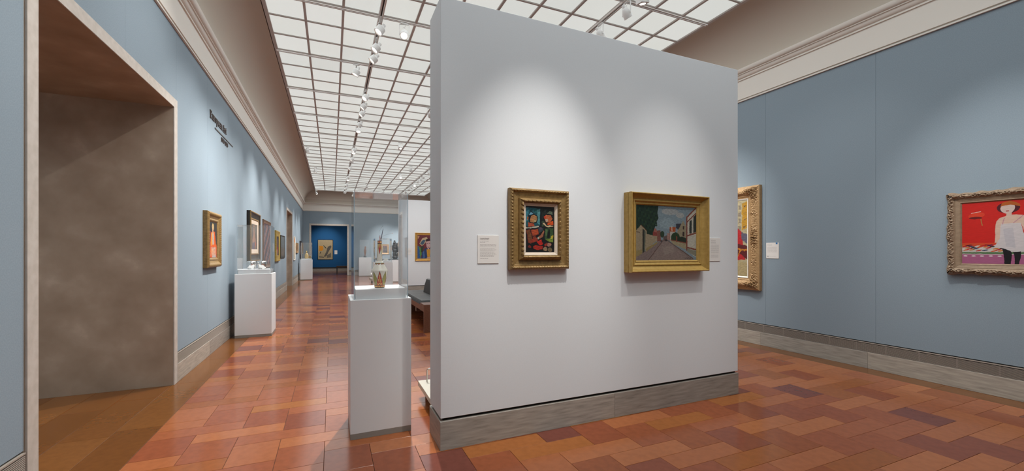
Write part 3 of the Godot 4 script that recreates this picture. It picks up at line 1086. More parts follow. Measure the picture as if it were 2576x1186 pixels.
	c.poly([0.55, 0.63, 0.83, 0.68, 0.83, 0.8, 0.6, 0.7], rgb8(146, 136, 108))
	c.line(0.56, 0.62, 0.83, 0.68, 0.012, rgb8(118, 66, 52))
	c.line(0.66, 0.55, 0.66, 0.66, 0.018, rgb8(128, 62, 50))
	c.poly([0.83, 0.2, 1.0, 0.0, 1.0, 0.95, 0.83, 0.82], rgb8(176, 172, 158))
	c.line(0.835, 0.18, 0.835, 0.82, 0.022, rgb8(118, 62, 50))
	c.line(0.83, 0.2, 1.0, 0.0, 0.018, rgb8(118, 62, 50))
	c.line(0.84, 0.28, 1.0, 0.1, 0.014, rgb8(118, 62, 50))
	c.line(0.84, 0.54, 1.0, 0.48, 0.02, rgb8(118, 62, 50))
	c.line(0.84, 0.76, 1.0, 0.8, 0.018, rgb8(118, 62, 50))
	c.poly([0.88, 0.27, 0.92, 0.23, 0.92, 0.49, 0.88, 0.5], rgb8(46, 52, 48))
	c.poly([0.95, 0.18, 1.0, 0.12, 1.0, 0.46, 0.95, 0.48], rgb8(46, 52, 48))
	c.poly([0.84, 0.78, 1.0, 0.82, 1.0, 0.93, 0.84, 0.84], rgb8(124, 122, 106))
	c.oval(0.475, 0.63, 0.008, 0.016, rgb8(40, 38, 38))
	c.oval(0.49, 0.63, 0.008, 0.016, rgb8(30, 30, 32))
	c.oval(0.4, 0.645, 0.008, 0.02, rgb8(34, 40, 50))
	for i in 9:
		c.line(0.80 + 0.012 * i, 0.955 + 0.012 * sin(i * 2.3), 0.808 + 0.012 * i, 0.972 + 0.01 * cos(i * 1.7), 0.005, rgb8(50, 40, 36))
	var tex_b := c.brush(15, 2.5, 0.22, 0.03)
	var prof_b := [[0.0, 0.0], [0.0, 0.052], [0.0, 0.052], [0.005, 0.054], [0.005, 0.06], [0.0, 0.062], [0.0, 0.062], [0.0, 0.092], [0.002, 0.098], [0.006, 0.101], [0.011, 0.1], [0.014, 0.095], [0.014, 0.095], [0.017, 0.088], [0.022, 0.076], [0.029, 0.065], [0.037, 0.057], [0.046, 0.052], [0.056, 0.05], [0.056, 0.05], [0.057, 0.056], [0.062, 0.059], [0.068, 0.058], [0.071, 0.053], [0.071, 0.053], [0.072, 0.046], [0.085, 0.043], [0.085, 0.043], [0.087, 0.047], [0.091, 0.047], [0.094, 0.043], [0.1, 0.036]]
	picture("framed_painting", "village street painting in a deep smooth gold cove frame on the partition", V(2.737, 1.567, 2.875), 0.0, 0.895, 0.68, frame_mesh(0.895, 0.68, prof_b, "", 1.0), M.gilt, 0.098, 0.034, tex_b)
	# --- woman in a white slip before red (right wall, runs out of the picture)
	c = Canvas.new(640, 548, rgb8(208, 34, 26))
	c.poly([0.0, 0.72, 1.0, 0.72, 1.0, 0.85, 0.0, 0.85], rgb8(196, 188, 182))
	for i in 90:
		var u := fposmod(i * 0.618034, 1.0)
		var v := fposmod(i * 0.754878, 1.0)
		c.oval(u, 0.685 + v * 0.11, 0.028, 0.009, [rgb8(38, 40, 82), rgb8(214, 84, 30), rgb8(190, 34, 30), rgb8(44, 30, 30), rgb8(220, 210, 200), rgb8(206, 120, 40)][i % 6], -0.3)
	c.poly([0.0, 0.66, 1.0, 0.66, 1.0, 0.69, 0.0, 0.69], rgb8(214, 74, 40))
	c.line(0.0, 0.825, 1.0, 0.825, 0.022, rgb8(84, 116, 74))
	c.poly([0.0, 0.85, 1.0, 0.85, 1.0, 1.0, 0.0, 1.0], rgb8(172, 96, 134))
	for i in 14:
		c.oval(0.03 + i * 0.075, 0.875, 0.018, 0.012, rgb8(224, 206, 210))
	c.oval(0.13, 0.21, 0.075, 0.05, rgb8(224, 66, 40), -0.2)
	c.oval(0.12, 0.25, 0.06, 0.02, rgb8(112, 22, 26))
	c.line(0.08, 0.17, 0.17, 0.15, 0.008, rgb8(226, 200, 190))
	c.line(0.17, 0.27, 0.18, 0.38, 0.01, rgb8(176, 130, 70))
	c.poly([0.345, 0.73, 0.4, 0.73, 0.43, 0.82, 0.42, 1.0, 0.37, 1.0, 0.365, 0.86], rgb8(26, 22, 26))
	c.poly([0.44, 0.78, 0.5, 0.78, 0.5, 0.86, 0.485, 1.0, 0.455, 1.0, 0.45, 0.88], rgb8(26, 22, 26))
	c.poly([0.33, 0.27, 0.42, 0.22, 0.52, 0.24, 0.58, 0.32, 0.6, 0.5, 0.55, 0.66, 0.52, 0.68, 0.53, 0.5, 0.5, 0.36, 0.36, 0.36, 0.34, 0.5, 0.33, 0.66, 0.29, 0.66, 0.29, 0.45, 0.3, 0.32], rgb8(222, 190, 170))
	c.poly([0.34, 0.36, 0.5, 0.36, 0.52, 0.5, 0.57, 0.64, 0.6, 0.78, 0.45, 0.81, 0.35, 0.75, 0.28, 0.74, 0.33, 0.6], rgb8(212, 204, 204))
	c.poly([0.36, 0.45, 0.44, 0.43, 0.46, 0.75, 0.38, 0.72], rgb8(198, 192, 196))
	c.line(0.44, 0.36, 0.52, 0.24, 0.008, rgb8(196, 146, 156))
	c.line(0.35, 0.37, 0.37, 0.27, 0.008, rgb8(200, 150, 156))
	c.oval(0.40, 0.11, 0.095, 0.09, rgb8(82, 24, 34))
	c.oval(0.395, 0.12, 0.06, 0.085, rgb8(218, 194, 184))
	c.poly([0.33, 0.1, 0.35, 0.03, 0.42, 0.005, 0.49, 0.06, 0.5, 0.1, 0.42, 0.07, 0.34, 0.08], rgb8(184, 96, 34))
	c.poly([0.385, 0.19, 0.43, 0.19, 0.43, 0.25, 0.38, 0.25], rgb8(216, 188, 172))
	c.line(0.38, 0.165, 0.405, 0.165, 0.012, rgb8(170, 40, 40))
	var tex_c := c.brush(25, 3.0, 0.07, 0.018)
	var prof_c := [[0.0, 0.0], [0.0, 0.03], [0.0, 0.03], [0.008, 0.045], [0.016, 0.058], [0.024, 0.066], [0.032, 0.07], [0.04, 0.069], [0.047, 0.064], [0.054, 0.056], [0.060, 0.05], [0.060, 0.05], [0.063, 0.053], [0.066, 0.05], [0.066, 0.05], [0.092, 0.043], [0.092, 0.043], [0.096, 0.046], [0.1, 0.043], [0.108, 0.032]]
	picture("framed_painting", "woman in a white slip on red ground, pale scroll-carved frame at the right edge", V(X_R, 1.587, 1.66), -PI / 2, 1.0, 0.82, frame_mesh(1.0, 0.82, dense(prof_c, 0.0035), "scroll", 0.0045), M.gilt_pale, 0.108, 0.034, tex_c)
	# --- tall ornate frame half hidden by the partition
	c = Canvas.new(256, 320, rgb8(178, 166, 130))
	c.poly([0.0, 0.0, 1.0, 0.0, 1.0, 0.36, 0.0, 0.36], rgb8(184, 172, 138))
	c.poly([0.9, 0.04, 1.0, 0.02, 1.0, 0.36, 0.9, 0.4], rgb8(190, 142, 44))
	for i in 4:
		c.poly([0.83, 0.06 + 0.09 * i, 0.88, 0.06 + 0.09 * i, 0.88, 0.12 + 0.09 * i, 0.83, 0.12 + 0.09 * i], rgb8(140, 128, 110))
		c.poly([0.93, 0.08 + 0.09 * i, 0.99, 0.07 + 0.09 * i, 0.99, 0.075 + 0.09 * i, 0.93, 0.09 + 0.09 * i], rgb8(96, 74, 70))
	c.poly([0.3, 0.5, 0.78, 0.36, 0.88, 0.4, 0.92, 0.56, 0.96, 0.78, 0.2, 0.8], rgb8(178, 40, 42))
	c.poly([0.88, 0.42, 1.0, 0.44, 1.0, 0.58, 0.9, 0.52], rgb8(96, 92, 108))
	c.poly([0.7, 0.56, 1.0, 0.6, 1.0, 0.78, 0.86, 0.7, 0.74, 0.78], rgb8(92, 32, 34))
	c.line(0.76, 0.64, 1.0, 0.66, 0.03, rgb8(196, 128, 40))
	c.line(0.88, 0.64, 0.82, 0.74, 0.02, rgb8(196, 128, 40))
	c.poly([0.5, 0.8, 1.0, 0.82, 1.0, 1.0, 0.0, 1.0], rgb8(176, 158, 116))
	var tex_d := c.brush(35, 5.0, 0.25, 0.05)
	var prof_d := [[0.0, 0.0], [0.0, 0.055], [0.0, 0.055], [0.012, 0.06], [0.03, 0.066], [0.05, 0.078], [0.07, 0.09], [0.09, 0.096], [0.105, 0.094], [0.12, 0.084], [0.135, 0.07], [0.145, 0.062], [0.145, 0.062], [0.152, 0.066], [0.158, 0.06], [0.158, 0.06], [0.185, 0.045]]
	picture("framed_painting", "ornate tan gold frame with carved corners, half hidden behind the white partition", V(X_R, 1.615, 4.88), -PI / 2, 1.32, 1.59, frame_mesh(1.32, 1.59, dense(prof_d, 0.005), "cartouche", 0.006), M.gilt_light, 0.205, 0.045, tex_d, "", 0.022, M.frame_white)

func simple_prof(wide: float, high: float) -> Array:
	return [[0.0, 0.0], [0.0, high * 0.85], [0.0, high * 0.85], [wide * 0.06, high], [wide * 0.16, high], [wide * 0.22, high * 0.9], [wide * 0.22, high * 0.9], [wide * 0.32, high * 0.72], [wide * 0.55, high * 0.6], [wide * 0.8, high * 0.56], [wide * 0.8, high * 0.56], [wide * 0.83, high * 0.68], [wide * 0.92, high * 0.68], [wide, high * 0.45]]

func make_pictures_far() -> void:
	# left wall, from the near one down the gallery
	var c := Canvas.new(160, 180, rgb8(44, 44, 46))
	c.poly([0.0, 0.26, 0.24, 0.26, 0.24, 1.0, 0.0, 1.0], rgb8(150, 52, 54))
	c.poly([0.0, 0.62, 0.2, 0.62, 0.2, 1.0, 0.0, 1.0], rgb8(176, 60, 62))
	c.poly([0.3, 0.28, 0.74, 0.26, 0.86, 0.6, 0.98, 0.66, 0.96, 1.0, 0.16, 1.0, 0.2, 0.62], rgb8(222, 92, 30))
	c.poly([0.42, 0.3, 0.62, 0.3, 0.64, 0.62, 0.44, 0.64], rgb8(188, 176, 160))
	c.poly([0.36, 0.72, 0.84, 0.7, 0.9, 1.0, 0.4, 1.0], rgb8(180, 170, 168))
	c.poly([0.3, 0.32, 0.4, 0.3, 0.4, 0.66, 0.22, 0.68], rgb8(236, 152, 48))
	c.oval(0.5, 0.12, 0.12, 0.1, rgb8(206, 178, 84))
	c.oval(0.5, 0.14, 0.085, 0.09, rgb8(214, 176, 138))
	c.poly([0.44, 0.2, 0.56, 0.2, 0.58, 0.34, 0.42, 0.34], rgb8(210, 168, 130))
	for i in 26:
		c.line(0.25 + 0.024 * i, 0.68 + 0.1 * fposmod(i * 0.618, 1.0), 0.22 + 0.026 * i, 0.95, 0.018, [rgb8(238, 160, 50), rgb8(204, 60, 40), rgb8(226, 206, 190)][i % 3])
	var prof := [[0.0, 0.0], [0.0, 0.05], [0.0, 0.05], [0.01, 0.062], [0.025, 0.068], [0.04, 0.066], [0.055, 0.056], [0.06, 0.052], [0.06, 0.052], [0.08, 0.042], [0.09, 0.04], [0.09, 0.04], [0.1, 0.046], [0.115, 0.046], [0.125, 0.036], [0.135, 0.03]]
	picture("framed_painting", "seated orange-robed figure in leaf-carved gold frame, nearest on the left wall", V(X_L, 1.566, 6.85), PI / 2, 0.69, 0.75, frame_mesh(0.69, 0.75, prof, "leaf_wide", 0.007), M.gilt_brown, 0.135, 0.034, c.brush(2, 6.0, 0.3, 0.06))
	c = Canvas.new(160, 140, rgb8(92, 84, 78))
	c.poly([0.0, 0.0, 1.0, 0.0, 1.0, 0.4, 0.0, 0.3], rgb8(108, 104, 98))
	c.poly([0.36, 0.22, 0.6, 0.22, 0.66, 0.5, 0.78, 0.62, 0.72, 1.0, 0.2, 1.0, 0.22, 0.6, 0.34, 0.48], rgb8(176, 132, 108))
	c.oval(0.48, 0.18, 0.09, 0.12, rgb8(84, 56, 44))
	c.oval(0.48, 0.2, 0.07, 0.1, rgb8(186, 140, 114))
	c.poly([0.24, 0.76, 0.6, 0.7, 0.66, 1.0, 0.2, 1.0], rgb8(96, 92, 112))
	c.poly([0.72, 0.72, 0.84, 0.72, 0.84, 0.86, 0.72, 0.86], rgb8(190, 64, 54))
	var figure_picture := picture("framed_painting", "standing figure in dark and gold frame with cream liner, behind the silver bowls", V(X_L, 1.717, 10.115), PI / 2, 1.21, 1.01, frame_mesh(1.21, 1.01, simple_prof(0.16, 0.068), "", 1.0), M.gilt_dark, 0.245, 0.036, c.brush(3, 6.0, 0.3, 0.06), "", 0.085, M.linen)
	for q in [[0.0, 0.022, 0.07], [0.135, 0.028, 0.056]]:
		part("gilt_band", frame_mesh(1.21 - 2 * q[0] + 0.002, 1.01 - 2 * q[0] + 0.002, [[0.0, q[2] - 0.014], [0.0, q[2]], [0.0, q[2]], [q[1] * 0.5, q[2] + 0.004], [q[1], q[2]], [q[1], q[2]], [q[1], 0.02]], "", 1.0), M.gilt_brown, figure_picture)
	c = Canvas.new(180, 168, rgb8(96, 82, 92))
	for i in 200:
		var u := fposmod(i * 0.618034, 1.0)
		var v := fposmod(i * 0.754878, 1.0)
		c.poly([u, v, u + 0.07, v + 0.01, u + 0.06, v + 0.13, u + 0.005, v + 0.1], [rgb8(160, 92, 86), rgb8(60, 58, 80), rgb8(150, 152, 164), rgb8(44, 38, 44), rgb8(186, 120, 104), rgb8(104, 110, 132)][i % 6])
	picture("framed_painting", "busy pink and grey abstract in a thin brown frame beside the figure painting", V(X_L, 1.6, 12.14), PI / 2, 1.28, 1.18, frame_mesh(1.28, 1.18, simple_prof(0.09, 0.032), "", 1.0), M.frame_brown, 0.09, 0.018, c.brush(4, 5.0, 0.3, 0.06))
	c = Canvas.new(120, 120, rgb8(66, 62, 66))
	c.poly([0.3, 0.15, 0.6, 0.12, 0.66, 1.0, 0.2, 1.0], rgb8(124, 88, 78))
	c.poly([0.34, 0.55, 0.7, 0.55, 0.7, 0.85, 0.3, 0.9], rgb8(170, 66, 52))
	c.poly([0.1, 0.7, 0.4, 0.66, 0.4, 1.0, 0.1, 1.0], rgb8(186, 168, 140))
	picture("framed_painting", "small dark picture in a bright yellow-gold frame before the second opening", V(X_L, 1.578, 14.305), PI / 2, 0.95, 0.91, frame_mesh(0.95, 0.91, simple_prof(0.17, 0.048), "", 1.0), M.gilt_yellow, 0.17, 0.022, c.brush(6, 5.0, 0.3, 0.07))
	c = Canvas.new(120, 80, rgb8(104, 110, 112))
	c.poly([0.0, 0.6, 0.3, 0.5, 0.6, 0.62, 1.0, 0.5, 1.0, 1.0, 0.0, 1.0], rgb8(84, 84, 80))
	for i in 8:
		c.line(0.1 + 0.11 * i, 0.95, 0.12 + 0.11 * i, 0.5 + 0.2 * fposmod(i * 0.618, 1.0), 0.03, rgb8(150, 128, 112))
	picture("framed_painting", "grey landscape in a thin black frame next to the second opening", V(X_L, 1.575, 15.86), PI / 2, 1.22, 0.75, frame_mesh(1.22, 0.75, simple_prof(0.035, 0.022), "", 1.0), M.frame_black, 0.035, 0.012, c.brush(7, 5.0, 0.25, 0.07))
	c = Canvas.new(60, 90, rgb8(196, 184, 160))
	c.poly([0.0, 0.06, 1.0, 0.06, 1.0, 0.22, 0.0, 0.22], rgb8(206, 130, 60))
	picture("framed_painting", "tall cream sheet with an orange band, first past the second opening", V(X_L, 1.562, 20.535), PI / 2, 0.81, 1.045, frame_mesh(0.81, 1.045, simple_prof(0.04, 0.03), "", 1.0), M.frame_white, 0.04, 0.014, c.brush(8, 2.0, 0.1, 0.07))
	c = Canvas.new(90, 40, rgb8(150, 118, 92))
	c.oval(0.5, 0.5, 0.3, 0.3, rgb8(110, 84, 70))
	picture("framed_painting", "small brown picture in a carved tan frame near the far glass case", V(X_L, 1.59, 21.9), PI / 2, 1.2, 0.474, frame_mesh(1.2, 0.474, simple_prof(0.1, 0.05), "", 1.0), M.gilt_light, 0.1, 0.02, c.brush(9, 3.0, 0.2, 0.07))
	c = Canvas.new(90, 60, rgb8(70, 70, 84))
	c.poly([0.2, 0.3, 0.8, 0.2, 0.7, 0.9, 0.2, 0.8], rgb8(140, 120, 112))
	picture("framed_painting", "dark framed picture on the left wall behind the far glass case", V(X_L, 1.53, 24.55), PI / 2, 1.3, 0.884, frame_mesh(1.3, 0.884, simple_prof(0.06, 0.03), "", 1.0), M.frame_black, 0.06, 0.014, c.brush(10, 3.0, 0.2, 0.07))
	c = Canvas.new(60, 60, rgb8(130, 96, 76))
	c.oval(0.5, 0.5, 0.25, 0.3, rgb8(90, 64, 56))
	picture("framed_painting", "small brown picture last on the left wall, next to the end wall", V(X_L, 1.594, 25.85), PI / 2, 0.75, 0.594, frame_mesh(0.75, 0.594, simple_prof(0.08, 0.04), "", 1.0), M.gilt_light, 0.08, 0.018, c.brush(11, 3.0, 0.2, 0.07))
	# end wall
	c = Canvas.new(80, 100, rgb8(70, 62, 70))
	for i in 30:
		c.oval(fposmod(i * 0.618034, 1.0), fposmod(i * 0.754878, 1.0), 0.12, 0.06, [rgb8(150, 70, 80), rgb8(48, 56, 60), rgb8(120, 120, 128), rgb8(90, 84, 60)][i % 4], i * 0.7)
	picture("framed_painting", "small colourful picture in a wide cream-gold frame on the far end wall", V(3.0, 1.572, D_END), 0.0, 0.46, 0.62, frame_mesh(0.46, 0.62, simple_prof(0.1, 0.05), "", 1.0), M.gilt_light, 0.1, 0.02, c.brush(12, 3.0, 0.2, 0.07))
	c = Canvas.new(60, 80, rgb8(96, 80, 70))
	picture("framed_painting", "gold framed picture on the end wall, partly behind the far white wall", V(4.08, 1.587, D_END), 0.0, 0.62, 0.89, frame_mesh(0.62, 0.89, simple_prof(0.1, 0.05), "", 1.0), M.gilt_light, 0.1, 0.02, c.brush(13, 3.0, 0.2, 0.07))
	# portrait on the far white wall
	c = Canvas.new(220, 220, rgb8(110, 46, 54))
	c.poly([0.0, 0.44, 0.14, 0.5, 0.2, 1.0, 0.0, 1.0], rgb8(56, 92, 142))
	c.poly([0.04, 0.44, 0.18, 0.56, 0.24, 0.8, 0.14, 1.0, 0.12, 0.64], rgb8(92, 140, 66))
	c.poly([0.0, 0.02, 0.12, 0.04, 0.02, 0.2], rgb8(186, 140, 104))
	c.poly([0.1, 0.36, 0.26, 0.14, 0.5, 0.08, 0.6, 0.16, 0.42, 0.34, 0.24, 0.46], rgb8(196, 172, 136))
	c.poly([0.14, 0.36, 0.3, 0.2, 0.46, 0.2, 0.36, 0.36, 0.26, 0.42], rgb8(70, 92, 110))
	c.poly([0.16, 0.5, 0.34, 0.46, 0.3, 0.7, 0.2, 0.72], rgb8(56, 62, 48))
	c.poly([0.22, 1.0, 0.24, 0.76, 0.42, 0.56, 0.84, 0.56, 0.98, 0.8, 1.0, 1.0], rgb8(40, 64, 108))
	c.poly([0.3, 0.72, 0.36, 0.64, 0.42, 0.98, 0.3, 0.98], rgb8(76, 104, 152))
	c.poly([0.5, 0.6, 0.72, 0.6, 0.68, 0.96, 0.54, 0.96], rgb8(206, 148, 50))
	c.poly([0.46, 0.26, 0.52, 0.2, 0.72, 0.22, 0.74, 0.44, 0.6, 0.62, 0.5, 0.5], rgb8(198, 160, 156))
	c.poly([0.45, 0.28, 0.48, 0.17, 0.6, 0.13, 0.74, 0.18, 0.75, 0.28, 0.66, 0.24, 0.52, 0.27], rgb8(56, 28, 32))
	c.line(0.5, 0.36, 0.57, 0.35, 0.02, rgb8(50, 32, 36))
	c.line(0.63, 0.35, 0.7, 0.36, 0.02, rgb8(50, 32, 36))
	c.line(0.57, 0.52, 0.63, 0.52, 0.025, rgb8(130, 36, 42))
	c.poly([0.5, 0.97, 0.56, 0.92, 0.8, 0.95, 0.8, 1.0, 0.5, 1.0], rgb8(204, 160, 130))
	picture("framed_painting", "portrait with blue jacket and maroon ground in orange-gold frame above the leather bench", V(3.068, 1.582, 14.7), 0.0, 0.80, 0.99, frame_mesh(0.80, 0.99, simple_prof(0.082, 0.05), "", 1.0), M.gilt_orange, 0.082, 0.024, c.brush(14, 3.0, 0.25, 0.03))
	# large sheet in the blue room (a plain stand-in in its colours)
	c = Canvas.new(200, 284, rgb8(196, 176, 140))
	c.poly([0.06, 0.05, 0.94, 0.05, 0.94, 0.95, 0.06, 0.95], rgb8(186, 166, 130))
	c.poly([0.06, 0.3, 0.34, 0.32, 0.36, 0.48, 0.26, 0.57, 0.06, 0.57], rgb8(224, 146, 38))
	c.poly([0.66, 0.34, 0.88, 0.28, 0.92, 0.36, 0.74, 0.58, 0.6, 0.78, 0.48, 0.88, 0.4, 0.86, 0.56, 0.62], rgb8(98, 92, 84))
	c.poly([0.6, 0.8, 0.9, 0.66, 0.88, 0.9, 0.6, 0.94], rgb8(120, 112, 98))
	c.line(0.36, 0.28, 0.56, 0.44, 0.05, rgb8(60, 62, 50))
	c.line(0.12, 0.7, 0.2, 0.6, 0.05, rgb8(52, 48, 42))
	c.poly([0.06, 0.84, 0.4, 0.88, 0.4, 0.93, 0.06, 0.9], rgb8(122, 110, 92))
	picture("framed_poster", "large cream poster with an orange patch in thin black frame in the blue room", V(-0.436, 1.572, 32.8), 0.0, 1.01, 1.436, frame_mesh(1.01, 1.436, simple_prof(0.03, 0.035), "", 1.0), M.frame_black, 0.03, 0.015, c.brush(16, 4.0, 0.12, 0.04))

# ---------------------------------------------------------------- wall labels and lettering
func card(label: String, at: Vector3, turn: float, w: float, h: float, lines: Array, heading: Array = []) -> Node3D:
	var t := thing("wall_label", label, "label", at, turn, "")
	part("card", block(Vector3(w, h, 0.006), 0.0008), M.card, t, Vector3(0, 0, 0.003))
	if lines.size():
		var mb := MB.new()
		rng.seed = int(w * 10000) + lines.size()
		for ln in lines:                 # rows of small grey print, too fine to read
			var x: float = -w / 2 + w * 0.11
			var y: float = h / 2 - h * ln[0]
			var end: float = x + w * ln[1]
			while x < end:
				var e := minf(x + w * rng.randf_range(0.025, 0.085), end)
				mb.quad(Vector3(x, y - h * 0.0045, 0.0063), Vector3(e, y - h * 0.0045, 0.0063), Vector3(e, y + h * 0.0045, 0.0063), Vector3(x, y + h * 0.0045, 0.0063))
				x = e + w * 0.018
		var pr := part("print", mb.mesh(), M.print_dark, t)
		pr.set_meta("kind", "stuff")
	for hd in heading:
		var tm := TextMesh.new()
		tm.text = hd[0]
		tm.font = serif(true if hd[3] else false)
		tm.font_size = 32
		tm.pixel_size = hd[2] / 32.0
		tm.depth = 0.0004
		tm.curve_step = 2.0
		tm.horizontal_alignment = HORIZONTAL_ALIGNMENT_LEFT
		part("print_line", tm, M.print_dark, t, Vector3(-w / 2 + w * 0.11, h / 2 - h * hd[1], 0.0064))
	return t

func serif(bold: bool) -> SystemFont:
	var f := SystemFont.new()
	f.font_names = PackedStringArray(["Droid Serif"])
	f.font_weight = 700 if bold else 400
	return f

func make_labels() -> void:
	var body := []
	for y in [0.325, 0.365, 0.407]:
		body.append([y, 0.76])
	for y in [0.475, 0.516, 0.557, 0.597, 0.638, 0.68, 0.72, 0.762]:
		body.append([y, 0.70 + 0.07 * sin(y * 40.0)])
	body.append([0.83, 0.38])
	body.append([0.215, 0.4])
	body.append([0.255, 0.24])
	card("white text card beside the two-figures painting, left end of the partition", V(1.0545, 1.4195, 2.875), 0.0, 0.165, 0.207, body, [["Georges Rouault", 0.112, 0.0085, true], ["French, 1871-1958", 0.152, 0.0075, false]])
	var second := []
	for y in [0.1, 0.14, 0.19, 0.23]:
		second.append([y, 0.45])
	for i in 9:
		second.append([0.31 + 0.042 * i, 0.74])
	for i in 3:
		second.append([0.74 + 0.042 * i, 0.7])
	card("white text card half behind the gold street-painting frame", V(3.36, 1.4235, 2.875), 0.0, 0.142, 0.221, second)
	var third := []
	for y in [0.11, 0.19]:
		third.append([y, 0.36])
	for i in 8:
		third.append([0.28 + 0.045 * i, 0.74])
	third.append([0.86, 0.66])
	var t := card("white text card with a blue tab on the right blue wall", V(X_R, 1.421, 4.055), -PI / 2, 0.19, 0.234, third)
	part("blue_tab", block(Vector3(0.025, 0.024, 0.002), 0.0), M.tab_blue, t, Vector3(0.064, 0.105, 0.007))
	part("print_mark", block(Vector3(0.011, 0.02, 0.0006), 0.0), M.plinth_grey, t, Vector3(-0.067, -0.085, 0.0063))
	card("white text card left of the portrait on the far white wall", V(2.456, 1.42, 14.7), 0.0, 0.2, 0.22, body.slice(0, 8))
	card("white text card beside the poster in the blue room", V(0.259, 1.383, 32.8), 0.0, 0.19, 0.28, body.slice(0, 6))
	card("small dark-edged text card left of the yellow-gold frame", V(X_L, 1.53, 13.55), PI / 2, 0.3, 0.24, body.slice(0, 6))
	# lettering on the left wall
	var w := thing("wall_lettering", "dark serif letters European Art 1900-1945 with a rule, on the left wall", "lettering", V(X_L, 3.12, 6.83), PI / 2)
	var rows := [["European Art", 0.0, 0.086, 0.148, "title_line"], ["1900\u20131945", 0.62, -0.075, 0.088, "date_line"]]
	for r in rows:
		var tm := TextMesh.new()
		tm.text = r[0]
		tm.font = serif(false)
		tm.font_size = 48
		tm.pixel_size = r[3] / 48.0
		tm.depth = 0.01
		tm.curve_step = 1.0
		tm.horizontal_alignment = HORIZONTAL_ALIGNMENT_LEFT
		tm.vertical_alignment = VERTICAL_ALIGNMENT_BOTTOM
		part(r[4], tm, M.letters, w, Vector3(r[1], r[2], 0.006))
	part("rule", block(Vector3(1.15, 0.014, 0.008), 0.0), M.letters, w, Vector3(0.845, 0.046, 0.005))

# ---------------------------------------------------------------- plinths, glass cases and what stands in them
func plinth(label: String, x0: float, x1: float, d0: float, d1: float, h: float) -> void:
	var t := thing("display_plinth", label, "plinth", V((x0 + x1) / 2, 0, (d0 + d1) / 2), 0.0, "white display plinths")
	var w := x1 - x0
	var l := d1 - d0
	part("body", block(Vector3(w, h - 0.042, l), 0.002), M.plinth_white, t, Vector3(0, 0.042 + (h - 0.042) / 2, 0))
	part("base_strip", block(Vector3(w - 0.002, 0.042, l - 0.002), 0.001), M.plinth_grey, t, Vector3(0, 0.021, 0))

func glass_case(label: String, x0: float, x1: float, d0: float, d1: float, y0: float, y1: float, riser: float) -> void:
	var t := thing("glass_case", label, "display case", V((x0 + x1) / 2, y0, (d0 + d1) / 2), 0.0, "clear display cases")
	var w := x1 - x0
	var l := d1 - d0
	var h := y1 - y0
	var k := 0.007
	for s in [-1.0, 1.0]:
		part("side_pane", block(Vector3(k, h - k, l - 2 * k), 0.0), M.acrylic, t, Vector3(s * (w - k) / 2, (h - k) / 2, 0))
		part("side_pane", block(Vector3(w - 2 * k, h - k, k), 0.0), M.acrylic, t, Vector3(0, (h - k) / 2, s * (l - k) / 2))
	part("top_pane", block(Vector3(w, k, l), 0.0), M.acrylic, t, Vector3(0, h - k / 2, 0))
	for sx in [-1.0, 1.0]:
		for sz in [-1.0, 1.0]:
			part("corner_joint", block(Vector3(k * 0.9, h - k, k * 0.9), 0.0), M.acrylic_edge, t, Vector3(sx * (w - k) / 2, (h - k) / 2, sz * (l - k) / 2))
	if riser > 0.0:
		var r := thing("riser_block", "white riser block inside the " + label.to_lower(), "riser", V((x0 + x1) / 2, y0, (d0 + d1) / 2), 0.0, "white riser blocks in the cases")
		part("block", block(Vector3(w - 0.03, riser, l - 0.03), 0.0015), M.plinth_white, r, Vector3(0, riser / 2, 0))

